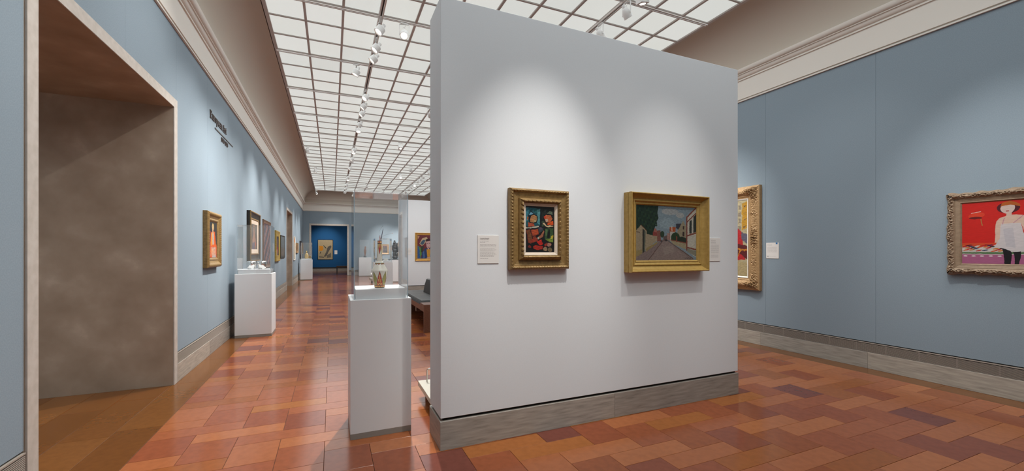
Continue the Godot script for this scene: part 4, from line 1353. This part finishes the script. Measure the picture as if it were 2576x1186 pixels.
func vase_texture() -> ImageTexture:
	var c := Canvas.new(768, 512, rgb8(226, 222, 208))
	var red := rgb8(188, 62, 38)
	var yel := rgb8(224, 200, 116)
	var olv := rgb8(140, 136, 62)
	var blk := rgb8(40, 36, 28)
	var grn := rgb8(58, 72, 40)
	# heights as parts of the vase, y down: 1 - height
	var yb := 1.0
	for i in 4:
		var u := (i + 0.5) / 4.0
		var q := u + 0.125
		for side in [0.0, 1.0] if i == 3 else [0.0]:      # olive dotted triangles between, one runs over the seam
			var qq: float = q - side
			c.poly([qq, 0.645, qq + 0.062, 0.80, qq + 0.045, 0.95, qq - 0.045, 0.95, qq - 0.062, 0.80], blk)
			c.poly([qq, 0.655, qq + 0.057, 0.80, qq + 0.042, 0.95, qq - 0.042, 0.95, qq - 0.057, 0.80], olv)
			for a in 9:
				for b in 16:
					var dx := -0.05 + 0.0125 * a + (0.00625 if b % 2 else 0.0)
					var y := 0.67 + 0.018 * b
					if absf(dx) < 0.055 * clampf((y - 0.65) / 0.15, 0.0, 0.85):
						c.oval(qq + dx, y, 0.0026, 0.004, yel)
		c.poly([u, 0.638, u + 0.098, 0.95, u - 0.098, 0.95], blk)
		c.poly([u, 0.655, u + 0.091, 0.95, u - 0.091, 0.95], red)
		for k in 5:
			var a := (k - 2) * 0.42
			var tip := Vector2(sin(a) * 0.075 * (1.0 if k != 2 else 0.0), -cos(a) * (0.235 if k == 2 else (0.15 if k % 2 else 0.07)))
			var sd := Vector2(cos(a) * 0.010, sin(a) * 0.02)
			c.poly([u + tip.x * 0.35, 0.95 + tip.y * 0.3, u + tip.x + sd.x, 0.95 + tip.y + sd.y, u + tip.x - sd.x, 0.95 + tip.y - sd.y], yel)
		c.oval(u, 0.95, 0.036, 0.055, yel)
		c.oval(u, 0.95, 0.026, 0.04, red)
		c.oval(u, 0.95, 0.014, 0.022, grn)
	c.poly([0, 0.94, 1, 0.94, 1, 1, 0, 1], red)
	c.poly([0, 0.94, 1, 0.94, 1, 0.948, 0, 0.948], grn)
	c.poly([0, 0.985, 1, 0.985, 1, 1, 0, 1], grn)
	for i in 20:
		c.oval((i + 0.5) / 20.0, 0.967, 0.017, 0.016, yel)
	# collar: scallops under a green line
	for i in 10:
		c.oval((i + 0.5) / 10.0, 0.478, 0.045, 0.03, blk)
		c.oval((i + 0.5) / 10.0, 0.478, 0.040, 0.026, red)
		c.oval((i + 0.5) / 10.0, 0.478, 0.024, 0.016, yel)
	c.poly([0, 0.44, 1, 0.44, 1, 0.476, 0, 0.476], rgb8(226, 222, 208))
	c.poly([0, 0.468, 1, 0.468, 1, 0.482, 0, 0.482], grn)
	# neck: petals hanging from the rim band
	for i in 4:
		var u := (i + 0.5) / 4.0
		c.poly([u - 0.12, 0.06, u + 0.12, 0.06, u + 0.06, 0.2, u, 0.29, u - 0.06, 0.2], red)
		c.outline([u - 0.12, 0.06, u + 0.12, 0.06, u + 0.06, 0.2, u, 0.29, u - 0.06, 0.2], 0.008, blk)
		c.poly([u - 0.03, 0.07, u + 0.03, 0.07, u, 0.17], yel)
		for s in [-1.0, 1.0]:
			c.poly([u + s * 0.06, 0.07, u + s * 0.122, 0.07, u + s * 0.122, 0.34, u + s * 0.10, 0.2], yel)
			c.line(u + s * 0.06, 0.07, u + s * 0.12, 0.34, 0.008, grn)
	c.poly([0, 0.0, 1, 0.0, 1, 0.07, 0, 0.07], red)
	c.poly([0, 0.0, 1, 0.0, 1, 0.012, 0, 0.012], grn)
	c.poly([0, 0.06, 1, 0.06, 1, 0.074, 0, 0.074], grn)
	for i in 8:
		c.oval((i + 0.5) / 8.0, 0.036, 0.034, 0.018, yel)
	c.im.generate_mipmaps()
	return ImageTexture.create_from_image(c.im)

func make_plinths() -> void:
	# near plinth with the vase
	plinth("tall white plinth in the foreground, beside the partition, carrying the vase", 0.124, 0.570, 3.30, 3.762, 1.04)
	glass_case("Tall clear acrylic case over the patterned vase", 0.149, 0.550, 3.325, 3.737, 1.04, 1.862, 0.076)
	var v := thing("ceramic_vase", "white bottle-shaped vase with red, yellow and olive geometric pattern", "vase", V(0.3475, 1.116, 3.452))
	var prof := []
	for p in [[0.0, 0.0], [0.036, 0.0], [0.036, 0.0], [0.0385, 0.003], [0.043, 0.028], [0.049, 0.062], [0.056, 0.096], [0.0615, 0.122], [0.0635, 0.134], [0.0625, 0.140], [0.056, 0.150], [0.047, 0.166], [0.038, 0.185], [0.0345, 0.194], [0.0345, 0.199], [0.031, 0.203], [0.031, 0.203], [0.0235, 0.207], [0.0215, 0.215], [0.0195, 0.26], [0.0175, 0.31], [0.0162, 0.35], [0.0162, 0.373], [0.0155, 0.375], [0.0155, 0.375], [0.012, 0.374], [0.011, 0.36]]:
		prof.append(Vector2(p[0], p[1]))
	var mb := MB.new()
	mb.lathe(prof, 64, Transform3D(Basis(Vector3.UP, PI / 4 - 0.09)), 1.0, true)
	var vm := plain(Color.WHITE, 0.12, 0.55)
	vm.albedo_texture = vase_texture()
	part("body", mb.mesh(), vm, v)
	# plinth with the silver bowls
	plinth("white plinth against the left wall carrying the silver bowls", -1.446, -0.922, 7.936, 8.47, 1.04)
	glass_case("Clear case over the silver bowls by the left wall", -1.42, -0.937, 7.96, 8.45, 1.04, 1.845, 0.07)
	for i in 2:
		var b := thing("silver_bowl", ["silver bowl with faceted foot, left of the pair in the case", "silver bowl with faceted foot, right of the pair in the case"][i], "bowl", V([-1.252, -1.098][i], 1.11, [8.2, 8.22][i]), 0.0, "pair of silver bowls")
		var bp := []
		for p in [[0.040, 0.0], [0.050, 0.004], [0.056, 0.02], [0.064, 0.05], [0.070, 0.085], [0.071, 0.105], [0.066, 0.128], [0.056, 0.138], [0.052, 0.136], [0.060, 0.12], [0.064, 0.1]]:
			bp.append(Vector2(p[0], p[1]))
		var m2 := MB.new()
		m2.lathe(bp, 40)
		part("bowl", m2.mesh(), M.silver, b)
		var m3 := MB.new()
		m3.lathe([Vector2(0.058, 0.0), Vector2(0.046, 0.03), Vector2(0.046, 0.03), Vector2(0.042, 0.034)], 8)
		part("foot", m3.mesh(), M.silver, b)
	# far plinth by the left wall
	plinth("far white plinth by the left wall carrying the golden bottle", -1.433, -0.91, 22.9, 23.43, 1.02)
	glass_case("Clear case over the golden bottle by the end wall", -1.405, -0.93, 22.93, 23.41, 1.02, 1.87, 0.05)
	var g := thing("perfume_bottle", "small golden bottle with round stopper in the far case", "bottle", V(-1.17, 1.07, 23.15))
	var gp := []
	for p in [[0.0, 0.0], [0.075, 0.0], [0.085, 0.02], [0.09, 0.14], [0.08, 0.21], [0.045, 0.26], [0.03, 0.275], [0.03, 0.30]]:
		gp.append(Vector2(p[0], p[1]))
	var gm := MB.new()
	gm.lathe(gp, 24)
	part("body", gm.mesh(), M.amber, g)
	gm = MB.new()
	gm.lathe([Vector2(0.0, 0.30), Vector2(0.03, 0.305), Vector2(0.042, 0.34), Vector2(0.028, 0.375), Vector2(0.0, 0.39)], 20)
	part("stopper", gm.mesh(), M.gold_metal, g)
	g = thing("gilt_box", "tiny gilt box beside the golden bottle", "box", V(-1.02, 1.07, 23.1))
	part("box", block(Vector3(0.1, 0.1, 0.09), 0.008), M.gold_metal, g, Vector3(0, 0.05, 0))
	part("lid", block(Vector3(0.085, 0.035, 0.075), 0.012), M.gold_metal, g, Vector3(0, 0.118, 0))
	# plinth with the carved bird
	plinth("distant white plinth before the end wall, carrying the carved bird", 1.417, 2.09, 25.2, 25.85, 1.085)
	glass_case("Clear case over the carved bird before the end wall", 1.45, 2.05, 25.23, 25.82, 1.085, 2.1, 0.0)
	var b2 := thing("bird_carving", "reddish brown carved bird on a dark block", "sculpture", V(1.757, 1.085, 25.55))
	part("base", block(Vector3(0.15, 0.1, 0.12), 0.006), M.bronze, b2, Vector3(0, 0.05, 0))
	var bm := MB.new()
	bm.lathe([Vector2(0.022, 0.1), Vector2(0.03, 0.16), Vector2(0.052, 0.26), Vector2(0.07, 0.36), Vector2(0.068, 0.43), Vector2(0.045, 0.50), Vector2(0.032, 0.54), Vector2(0.042, 0.58), Vector2(0.044, 0.61), Vector2(0.03, 0.645), Vector2(0.0, 0.655)], 24, Transform3D(Basis(Vector3(0, 0, 1), -0.03)), 0.8)
	part("body", bm.mesh(), M.copper_wood, b2)
	bm = MB.new()
	bm.tube([Vector3(0.05, 0.6, 0.0), Vector3(0.08, 0.59, 0.0), Vector3(0.1, 0.575, 0.0)], 0.018, 8, 0.003)
	part("beak", bm.mesh(), M.copper_wood, b2)
	# plinth with bowls in the middle distance
	plinth("white plinth with low case of bowls, seen through the near vase's case", 1.235, 1.812, 13.9, 14.45, 1.07)
	glass_case("Low clear case of bowls beyond the vase", 1.262, 1.785, 13.92, 14.43, 1.07, 1.835, 0.05)
	for q in [["porcelain_bowl", "small white bowl in the case beyond the vase", 1.62, 0.075, 0.06, "porcelain"], ["dark_dish", "dark round dish standing left in the case beyond the vase", 1.31, 0.04, 0.08, "bronze"], ["dark_pot", "dark small pot just left of the white bowl in the case", 1.52, 0.03, 0.045, "bronze"], ["dark_cup", "dark little cup at the right of the white bowl in the case", 1.73, 0.03, 0.045, "bronze"]]:
		var o := thing(q[0], q[1], "bowl", V(q[2], 1.12, 14.15))
		var lm := MB.new()
		lm.lathe([Vector2(0.0, 0.0), Vector2(q[3] * 0.45, 0.0), Vector2(q[3] * 0.5, q[4] * 0.1), Vector2(q[3] * 0.85, q[4] * 0.5), Vector2(q[3], q[4]), Vector2(q[3] * 0.94, q[4]), Vector2(q[3] * 0.7, q[4] * 0.5), Vector2(0.0, q[4] * 0.2)], 24)
		part("bowl", lm.mesh(), M[q[5]], o)
	# black figure on its plinth
	plinth("white plinth under the black figure, left of the far white wall", 2.50, 2.90, 19.75, 20.2, 1.035)
	var f := thing("black_sculpture", "black standing figure sculpture on a white plinth", "sculpture", V(2.70, 1.035, 19.97))
	part("base", block(Vector3(0.3, 0.04, 0.28), 0.004), M.bronze, f, Vector3(0, 0.02, 0))
	var fm := MB.new()
	for e in [[0.0, 0.12, 0.0, 0.13, 0.1, 0.11], [-0.05, 0.26, 0.03, 0.07, 0.13, 0.07], [0.06, 0.24, 0.02, 0.075, 0.12, 0.075], [0.0, 0.42, -0.02, 0.12, 0.12, 0.09], [0.0, 0.6, -0.01, 0.125, 0.1, 0.08], [-0.10, 0.56, 0.03, 0.05, 0.14, 0.06], [0.11, 0.5, 0.02, 0.045, 0.15, 0.06], [-0.01, 0.7, 0.0, 0.1, 0.05, 0.07], [-0.02, 0.78, 0.02, 0.062, 0.075, 0.07]]:
		var lump := []
		for i in 13:
			var a := PI * (i / 12.0 - 0.5)
			lump.append(Vector2(cos(a), sin(a)))
		fm.lathe(lump, 20, Transform3D(Basis(Vector3(e[3], 0, 0), Vector3(0, e[4], 0), Vector3(0, 0, e[5])).rotated(Vector3.UP, e[0] * 5.0), Vector3(e[0], e[1], e[2])))
	fm.box(Vector3(-0.1, 0.66, -0.05), Vector3(0.02, 0.8, 0.05), 0.02)
	fm.box(Vector3(-0.06, 0.82, -0.04), Vector3(0.02, 0.91, 0.04), 0.015)
	fm.box(Vector3(0.05, 0.62, -0.04), Vector3(0.12, 0.79, 0.04), 0.02)
	part("figure", fm.mesh(), M.bronze, f)
	# wire sculpture with a tall blade
	plinth("white plinth hidden behind the vase, carrying the wire sculpture", 1.55, 2.05, 17.3, 17.75, 1.0)
	var w := thing("wire_sculpture", "wire sculpture with tall dark blade and small flags behind the vase", "sculpture", V(1.8, 1.0, 17.5))
	part("foot", block(Vector3(0.2, 0.03, 0.2), 0.004), M.bronze, w, Vector3(0, 0.015, 0))
	var wm := MB.new()
	wm.tube([Vector3(0, 0.03, 0), Vector3(-0.01, 0.5, 0), Vector3(0, 0.95, 0)], 0.008, 6)
	wm.tube([Vector3(0, 0.95, 0), Vector3(-0.06, 1.08, 0), Vector3(-0.05, 1.25, 0), Vector3(0.07, 1.44, 0)], 0.003, 5)
	wm.tube([Vector3(0, 0.98, 0), Vector3(0.2, 1.1, 0), Vector3(0.45, 1.16, 0)], 0.003, 5)
	part("wire", wm.mesh(), M.bronze, w)
	wm = MB.new()
	wm.tube([Vector3(0, 0.82, 0), Vector3(0.035, 0.98, 0), Vector3(0.07, 1.2, 0), Vector3(0.105, 1.34, 0)], 0.026, 8, 0.008)
	part("blade", wm.mesh(), plain(lin(0.03, 0.03, 0.06), 0.5), w)
	part("flag", block(Vector3(0.035, 0.02, 0.01), 0.003), M.bronze, w, Vector3(0.08, 1.45, 0))
	part("flag", block(Vector3(0.04, 0.022, 0.01), 0.003), M.copper_wood, w, Vector3(0.46, 1.165, 0))
	wm = MB.new()
	wm.tube([Vector3(-0.04, 0.8, 0), Vector3(-0.03, 0.95, 0), Vector3(-0.02, 1.08, 0)], 0.04, 7, 0.006)
	part("red_fin", wm.mesh(), plain(lin(0.25, 0.07, 0.06), 0.5), w)

# ---------------------------------------------------------------- furniture
func make_furniture() -> void:
	# leather day bench
	var b := thing("leather_bench", "brown wooden bench with dark leather seat pad, left of the partition", "bench", V(1.46, 0, 7.19))
	part("end_panel", block(Vector3(0.9, 0.455, 0.05), 0.003), M.walnut, b, Vector3(0.45, 0.2275, -0.025))
	part("end_panel", block(Vector3(0.9, 0.455, 0.05), 0.003), M.walnut, b, Vector3(0.45, 0.2275, -2.575))
	for x in [0.02, 0.88]:
		part("side_rail", block(Vector3(0.04, 0.1, 2.5), 0.003), M.walnut, b, Vector3(x, 0.405, -1.3))
	part("top_board", block(Vector3(0.9, 0.03, 0.36), 0.003), M.walnut, b, Vector3(0.45, 0.47, -0.18))
	part("deck", block(Vector3(0.82, 0.03, 2.5), 0.002), M.walnut, b, Vector3(0.45, 0.435, -1.3))
	var rod := MB.new()
	rod.tube([Vector3(0.02, 0.27, -0.86), Vector3(0.88, 0.27, -0.86)], 0.008, 8)
	rod.tube([Vector3(0.02, 0.27, -0.86), Vector3(0.02, 0.4, -0.86)], 0.008, 8)
	part("metal_rod", rod.mesh(), M.steel, b)
	# seat pad: a soft slab, slightly wavy on top
	var pad := MB.new()
	var g := []
	var n := 26
	for i in n + 1:
		var row := []
		var x := 0.9 * i / n
		for j in 61:
			var d := 0.37 + 2.2 * j / 60.0
			var ex := minf(x, 0.9 - x) / 0.04
			var ed := minf(d - 0.37, 2.57 - d) / 0.04
			var e := clampf(minf(ex, ed), 0.0, 1.0)
			var y := 0.452 + 0.062 * sqrt(1.0 - (1.0 - e) * (1.0 - e)) + 0.0025 * sin(d * 27.0 + x * 5.0) * e
			row.append(Vector3(x, y, -d))
		g.append(row)
	pad.grid(g, false)
	part("seat_pad", pad.mesh(), M.leather, b)
	var bol := thing("leather_bolster", "dark leather wedge bolster lying on the bench seat", "cushion", V(1.86, 0.518, 8.5))
	var bo := MB.new()
	var cross := [[0.0, 0.0], [0.0, 0.0], [0.03, 0.16], [0.065, 0.272], [0.085, 0.29], [0.13, 0.285], [0.15, 0.27], [0.165, 0.1], [0.17, 0.0], [0.17, 0.0]]
	var gg := [[], []]
	for p in cross:
		gg[0].append(Vector3(p[0], p[1], 0.8))
		gg[1].append(Vector3(p[0], p[1], -0.74))
	bo.grid(gg, false)
	for k in 2:
		for i in cross.size() - 1:
			bo.tri_out(gg[k][0], gg[k][i], gg[k][i + 1], Vector3(0.08, 0.1, 0))
	part("cushion", bo.mesh(), M.leather, bol)
	# low platform behind the partition
	var p := thing("low_platform", "low cream platform with a small steel rail, peeping out behind the partition", "platform", V(0.765, 0, 4.06))
	part("top_slab", block(Vector3(1.1, 0.045, 0.7), 0.002), M.cream, p, Vector3(0.55, 0.1275, 0.35))
	part("recessed_base", block(Vector3(1.0, 0.105, 0.6), 0.0), M.dark, p, Vector3(0.56, 0.0525, 0.35))
	var rl := MB.new()
	rl.tube([Vector3(0.075, 0.15, 0.06), Vector3(0.075, 0.262, 0.06), Vector3(0.09, 0.27, 0.06), Vector3(0.9, 0.27, 0.06)], 0.0075, 8)
	part("steel_rail", rl.mesh(), M.steel, p)
	# reading stand further back
	var s := thing("reading_stand", "low grey platform with tilted text panel on a rod, beyond the vase", "stand", V(1.62, 0, 19.6))
	part("base_slab", block(Vector3(0.45, 0.1, 1.0), 0.004), M.plinth_grey, s, Vector3(0.2, 0.16, -0.4))
	part("foot", block(Vector3(0.3, 0.11, 0.8), 0.0), M.dark, s, Vector3(0.2, 0.055, -0.4))
	var ro := MB.new()
	ro.tube([Vector3(0.1, 0.2, -0.1), Vector3(0.1, 0.43, -0.1)], 0.012, 8)
	part("rod", ro.mesh(), M.steel, s)
	var pan := part("text_panel", block(Vector3(0.24, 0.012, 0.16), 0.002), M.card, s, Vector3(0.1, 0.45, -0.1))
	pan.rotation = Vector3(0.5, 0, 0.35)
	# plain bench in the blue room
	var q := thing("plain_bench", "dark plain bench in the blue room beyond the doorway", "bench", V(0.27, 0, 29.3))
	part("seat", block(Vector3(1.6, 0.1, 0.45), 0.006), M.frame_brown, q, Vector3(0.8, 0.435, -0.22))
	for x in [0.03, 1.57]:
		for z in [-0.03, -0.41]:
			part("leg", block(Vector3(0.055, 0.39, 0.055), 0.003), M.frame_black, q, Vector3(x, 0.195, z))

# ---------------------------------------------------------------- track lamps
func basis_along(dir: Vector3) -> Basis:       # local -y points along dir
	var y := -dir
	var x := y.cross(Vector3.FORWARD if absf(y.z) < 0.9 else Vector3.RIGHT).normalized()
	return Basis(x, y, x.cross(y).normalized())

var lamp_mesh := {}

func lamp_shapes() -> void:
	var can := MB.new()
	can.lathe([Vector2(0.054, -0.05), Vector2(0.060, -0.062), Vector2(0.060, -0.062), Vector2(0.065, -0.062), Vector2(0.065, -0.062), Vector2(0.065, 0.022), Vector2(0.062, 0.034), Vector2(0.050, 0.045), Vector2(0.050, 0.045), Vector2(0.034, 0.048), Vector2(0.034, 0.048), Vector2(0.033, 0.056), Vector2(0.033, 0.056), Vector2(0.029, 0.058), Vector2(0.027, 0.10), Vector2(0.022, 0.105), Vector2(0.022, 0.105), Vector2(0.0, 0.106)], 28)
	lamp_mesh.can = can.mesh()
	var bell := MB.new()
	bell.lathe([Vector2(0.050, -0.06), Vector2(0.056, -0.07), Vector2(0.056, -0.07), Vector2(0.06, -0.07), Vector2(0.06, -0.07), Vector2(0.06, -0.02), Vector2(0.055, 0.02), Vector2(0.042, 0.055), Vector2(0.028, 0.07), Vector2(0.028, 0.07), Vector2(0.024, 0.075), Vector2(0.022, 0.115), Vector2(0.0, 0.118)], 28)
	lamp_mesh.bell = bell.mesh()
	var lens := MB.new()
	lens.lathe([Vector2(0.0, -0.052), Vector2(0.03, -0.0505), Vector2(0.0555, -0.047), Vector2(0.0555, -0.047), Vector2(0.0, -0.044)], 24)
	lamp_mesh.lens = lens.mesh()
	var fork := MB.new()
	for s in [-1.0, 1.0]:
		fork.box(Vector3(s * 0.072 - 0.0035, -0.165, -0.008), Vector3(s * 0.072 + 0.0035, -0.004, 0.008), 0.001)
	fork.box(Vector3(-0.0755, -0.008, -0.008), Vector3(0.0755, -0.001, 0.008), 0.001)
	lamp_mesh.fork = fork.mesh()
	var cord := MB.new()
	var pts := []
	for i in 15:
		var a := i / 14.0
		pts.append(Vector3(0.018 * sin(a * 9.0), -0.01 - 0.075 * a, 0.018 * cos(a * 9.0) - 0.01))
	cord.tube(pts, 0.0022, 5)
	lamp_mesh.cord = cord.mesh()
	var knob := MB.new()
	knob.lathe([Vector2(0.0, -0.009), Vector2(0.009, -0.009), Vector2(0.009, -0.009), Vector2(0.009, 0.009), Vector2(0.009, 0.009), Vector2(0.0, 0.009)], 12, Transform3D(Basis(Vector3(0, 0, 1), PI / 2)))
	lamp_mesh.knob = knob.mesh()

# kind: "can" on a flat stem, "bell" in a fork, "box" flood in a fork
func lamp(label: String, x: float, d: float, kind: String, target: Vector3, energy: float, angle: float, along_x: bool = false, top: float = Y_SKY - 0.015) -> void:
	var t := thing("track_spotlight", label, "spotlight", V(x, top, d), 0.0, "ceiling track spotlights")
	part("adapter", block(Vector3(0.11, 0.022, 0.03) if along_x else Vector3(0.03, 0.022, 0.11), 0.003), M.lamp_white, t, Vector3(0, -0.011, 0))
	var pivot := Vector3(0, -0.15, 0)
	var dir := (target - (V(x, top, d) + pivot)).normalized()
	var fl := Vector3(dir.x, 0, dir.z).normalized()
	var head: MeshInstance3D
	if kind == "can":
		var side := fl.cross(Vector3.UP).normalized() * 0.071
		var st := MB.new()
		st.box_at(Transform3D(Basis(side.normalized(), Vector3.UP, side.normalized().cross(Vector3.UP)), Vector3(side.x, -0.09, side.z)), Vector3(0.0035, 0.072, 0.011), 0.001)
		st.box_at(Transform3D(Basis(side.normalized(), Vector3.UP, side.normalized().cross(Vector3.UP)), Vector3(side.x / 2, -0.026, side.z / 2)), Vector3(0.042, 0.0035, 0.011), 0.001)
		part("stem", st.mesh(), M.lamp_white, t)
		var kn := part("knob", lamp_mesh.knob, M.lamp_white, t, Vector3(side.x, -0.15, side.z))
		kn.rotation.y = atan2(-side.z, side.x)
		head = part("housing", lamp_mesh.can, M.lamp_white, t, pivot)
	else:
		pivot = Vector3(0, -0.165, 0)
		dir = (target - (V(x, top, d) + pivot)).normalized()
		var fk := part("fork", lamp_mesh.fork, M.lamp_white, t, Vector3(0, -0.02, 0))
		fk.rotation.y = atan2(fl.x, fl.z)
		part("cord", lamp_mesh.cord, M.lamp_white, t, Vector3(0, -0.02, 0))
		if kind == "bell":
			head = part("housing", lamp_mesh.bell, M.lamp_white, t, pivot)
		else:
			head = part("housing", block(Vector3(0.13, 0.09, 0.12), 0.006), M.lamp_white, t, pivot)
	head.basis = basis_along(dir)
	var ln := MeshInstance3D.new()
	ln.name = "lens"
	ln.mesh = lamp_mesh.lens
	ln.material_override = M.lens
	head.add_child(ln)
	if kind == "bell":
		ln.position.y = -0.012
	if kind == "box":
		ln.position.y = 0.004
	if energy > 0.0:
		var sp := SpotLight3D.new()
		sp.name = "spot"
		head.add_child(sp)
		sp.position = Vector3(0, -0.085, 0)
		sp.rotation.x = -PI / 2
		sp.light_energy = energy
		sp.light_color = LAMP_COLOR
		sp.light_size = 0.035
		sp.spot_angle = angle
		sp.spot_angle_attenuation = 1.0
		sp.spot_range = 40.0
		sp.spot_attenuation = 2.0
		sp.shadow_enabled = true

const LAMP_COLOR := Color(1.0, 0.985, 0.965)

func make_lamps() -> void:
	lamp_shapes()
	var tx := SKY_X0 + 3 * CELL_X
	var ty := SKY_X0 + 9 * CELL_X
	var ord := ["first", "second", "third", "fourth", "fifth", "sixth", "seventh", "eighth", "ninth", "tenth", "eleventh", "twelfth", "thirteenth", "fourteenth", "fifteenth", "sixteenth", "seventeenth", "eighteenth"]
	# the long left track: depth, target, energy, angle
	var left := [
		[6.44, V(X_L, 1.5, 5.9), 12.7, 31.0], [7.04, V(X_L, 1.75, 6.85), 12.7, 27.0], [7.46, V(X_L, 2.25, 7.6), 7.0, 24.0],
		[9.38, V(X_L, 1.5, 8.3), 12.7, 27.0], [9.99, V(X_L, 1.9, 10.1), 12.7, 25.0], [10.53, V(X_L, 1.9, 10.4), 9.0, 23.0],
		[11.46, V(X_L, 1.8, 12.1), 12.7, 25.0], [11.99, V(0.3, 0.0, 10.0), 10.7, 31.0], [14.41, V(X_L, 1.75, 14.3), 12.7, 23.0],
		[14.68, V(0.0, 0.0, 13.0), 10.7, 31.0], [15.86, V(X_L, 1.7, 15.9), 15.0, 23.0], [16.19, V(1.8, 1.9, 17.5), 10.7, 23.0],
		[17.63, V(X_L, 1.5, 17.6), 10.7, 25.0], [19.83, V(X_L, 1.7, 20.5), 15.0, 23.0], [20.33, V(1.0, 0.5, 19.0), 10.7, 29.0],
		[22.02, V(X_L, 1.6, 22.0), 15.0, 23.0], [23.31, V(X_L, 1.4, 23.6), 15.0, 27.0], [24.75, V(-0.2, 1.6, D_END), 6.5, 27.0]]
	for i in left.size():
		lamp("white can spotlight on the long left track, %s from the viewer" % ord[i], tx, left[i][0], "can", left[i][1], left[i][2] * SPOT, left[i][3])
	lamp("bright fork-mounted spotlight facing the viewer, right of the nearest left-track spotlight", 1.0, 6.39, "bell", V(0.3, 0.6, 3.3), 23.0 * SPOT, 28.0, true)
	lamp("can spotlight on a cross bar, just left of the long left track", 0.41, 8.14, "can", V(-1.15, 1.1, 8.2), 7.0 * SPOT, 20.0, true)
	lamp("box-shaped floodlight in a fork on a middle cross bar", 1.98, 13.39, "box", V(2.0, 0.2, 11.5), 4.0 * SPOT, 30.0, true)
	lamp("fork spotlight beside the partition's left top edge", 2.16, 9.89, "bell", V(3.0, 1.7, 14.7), 10.0 * SPOT, 20.0, true)
	lamp("fork spotlight with bright face left of the right track, mid gallery", 2.9, 16.89, "bell", V(2.7, 1.4, 19.97), 8.0 * SPOT, 18.0, true)
	lamp("fork spotlight far down the gallery above the vase", 2.76, 18.64, "bell", V(2.4, 0.6, 16.0), 5.0 * SPOT, 24.0, true)
	lamp("small fork spotlight near the end of the skylight, above the vase's case", 1.6, 22.14, "bell", V(1.76, 1.4, 25.55), 8.0 * SPOT, 16.0, true)
	lamp("fork spotlight near the skylight end, aimed at the end wall", 2.6, 23.89, "bell", V(3.0, 1.7, D_END), 14.0 * SPOT, 20.0, true)
	lamp("spotlight on the skylight's left edge, middle of the gallery", -0.74, 15.14, "can", V(0.1, 0.6, 15.6), 0.0, 20.0, true)
	lamp("dome spotlight near the skylight's left edge", -0.62, 18.64, "bell", V(-0.9, 1.2, 18.8), 0.0, 20.0, true)
	lamp("spotlight at the far left corner of the skylight", -0.8, 25.62, "bell", V(0.8, 1.2, 25.0), 2.0 * SPOT, 30.0, true)
	lamp("square floodlight hanging from the right track at the top edge, above the partition", ty, 4.3, "box", V(4.6, 0.0, 4.9), 0.0, 20.0)
	# the long right track
	var right := [[4.62, V(X_R, 1.7, 4.9), 9.0, 20.0, "bell"], [5.23, V(X_R, 1.6, 5.2), 7.0, 20.0, "bell"],
		[17.32, V(X_R, 1.6, 17.5), 6.0, 22.0, "bell"], [18.4, V(X_R, 1.6, 18.8), 6.0, 22.0, "can"], [19.01, V(2.7, 1.4, 19.97), 6.0, 18.0, "bell"], [19.68, V(X_R, 1.6, 20.0), 6.0, 22.0, "can"], [20.6, V(3.2, 0.5, 18.0), 5.0, 26.0, "bell"], [21.49, V(X_R, 1.6, 22.0), 6.0, 22.0, "bell"], [22.3, V(3.0, 1.6, D_END), 14.0, 18.0, "can"], [23.3, V(4.08, 1.6, D_END), 12.0, 18.0, "bell"], [24.6, V(4.0, 1.6, D_END), 10.0, 20.0, "bell"]]
	for i in right.size():
		lamp(("white spotlight on the right track above the partition, %s of two" % ["left", "right"][1 - i]) if i < 2 else "white spotlight on the far right track, %s of the distant row" % ord[i - 2], ty, right[i][0], right[i][4], right[i][1], right[i][2] * SPOT, right[i][3])
	# lamps above and behind the viewer that light the near walls
	var near := [[1.5, 1.14, V(1.44, 1.42, 2.875), 10.3, 16.5, "the two-figures painting"], [2.85, 1.14, V(2.76, 1.3, 2.875), 4.6, 17.0, "the street painting"],
		[3.72, 1.75, V(X_R, 1.6, 1.75), 7.5, 21.0, "the woman in white"], [3.72, 2.4, V(X_R, 1.5, 3.4), 1.6, 28.0, "the right wall"],
		[tx, 3.6, V(X_L, 1.6, 2.4), 7.0, 28.0, "the near left wall"], [tx, 0.6, V(-0.9, 0.0, 3.0), 2.0, 34.0, "the near floor"], [4.4, 1.14, V(4.9, 0.0, 2.6), 3.0, 32.0, "the right floor"], [2.1, -0.61, V(2.1, 0.7, 2.875), 3.5, 24.0, "the foot of the partition"], [tx, 4.6, V(X_L, 2.6, 4.5), 4.5, 34.0, "the wall over the opening"]]
	for q in near:
		lamp("can spotlight overhead near the viewer, aimed at " + q[5], q[0], q[1], "can", q[2], q[3] * SPOT, q[4], q[0] != tx)
	# blue room; the second, wide spotlight is unseen and added to brighten it
	lamp("spotlight on the blue room's ceiling above the poster", -0.4, 30.4, "can", V(-0.43, 1.7, 32.8), 7.0 * SPOT, 30.0, true, 4.1)
	lamp("added unseen wide spotlight above the bench, brightening the blue room", 0.9, 29.5, "can", V(0.2, 0.8, 32.0), 4.5 * SPOT, 55.0, true, 4.1)

const SPOT := 1.0

func _ready() -> void:
	make_camera_and_light()
	make_materials()
	make_floor()
	make_walls()
	make_ceiling()
	partition("wall_partition", "free-standing white partition wall with a grey stone base", 0.70, 3.68, 2.875, 3.215, 3.202, 2.192)
	partition("wall_far_partition", "far free-standing white wall with the portrait", 2.15, 5.0, 14.7, 15.05, 3.22, 3.6)
	make_pictures_near()
	make_pictures_far()
	make_labels()
	make_plinths()
	make_furniture()
	make_lamps()
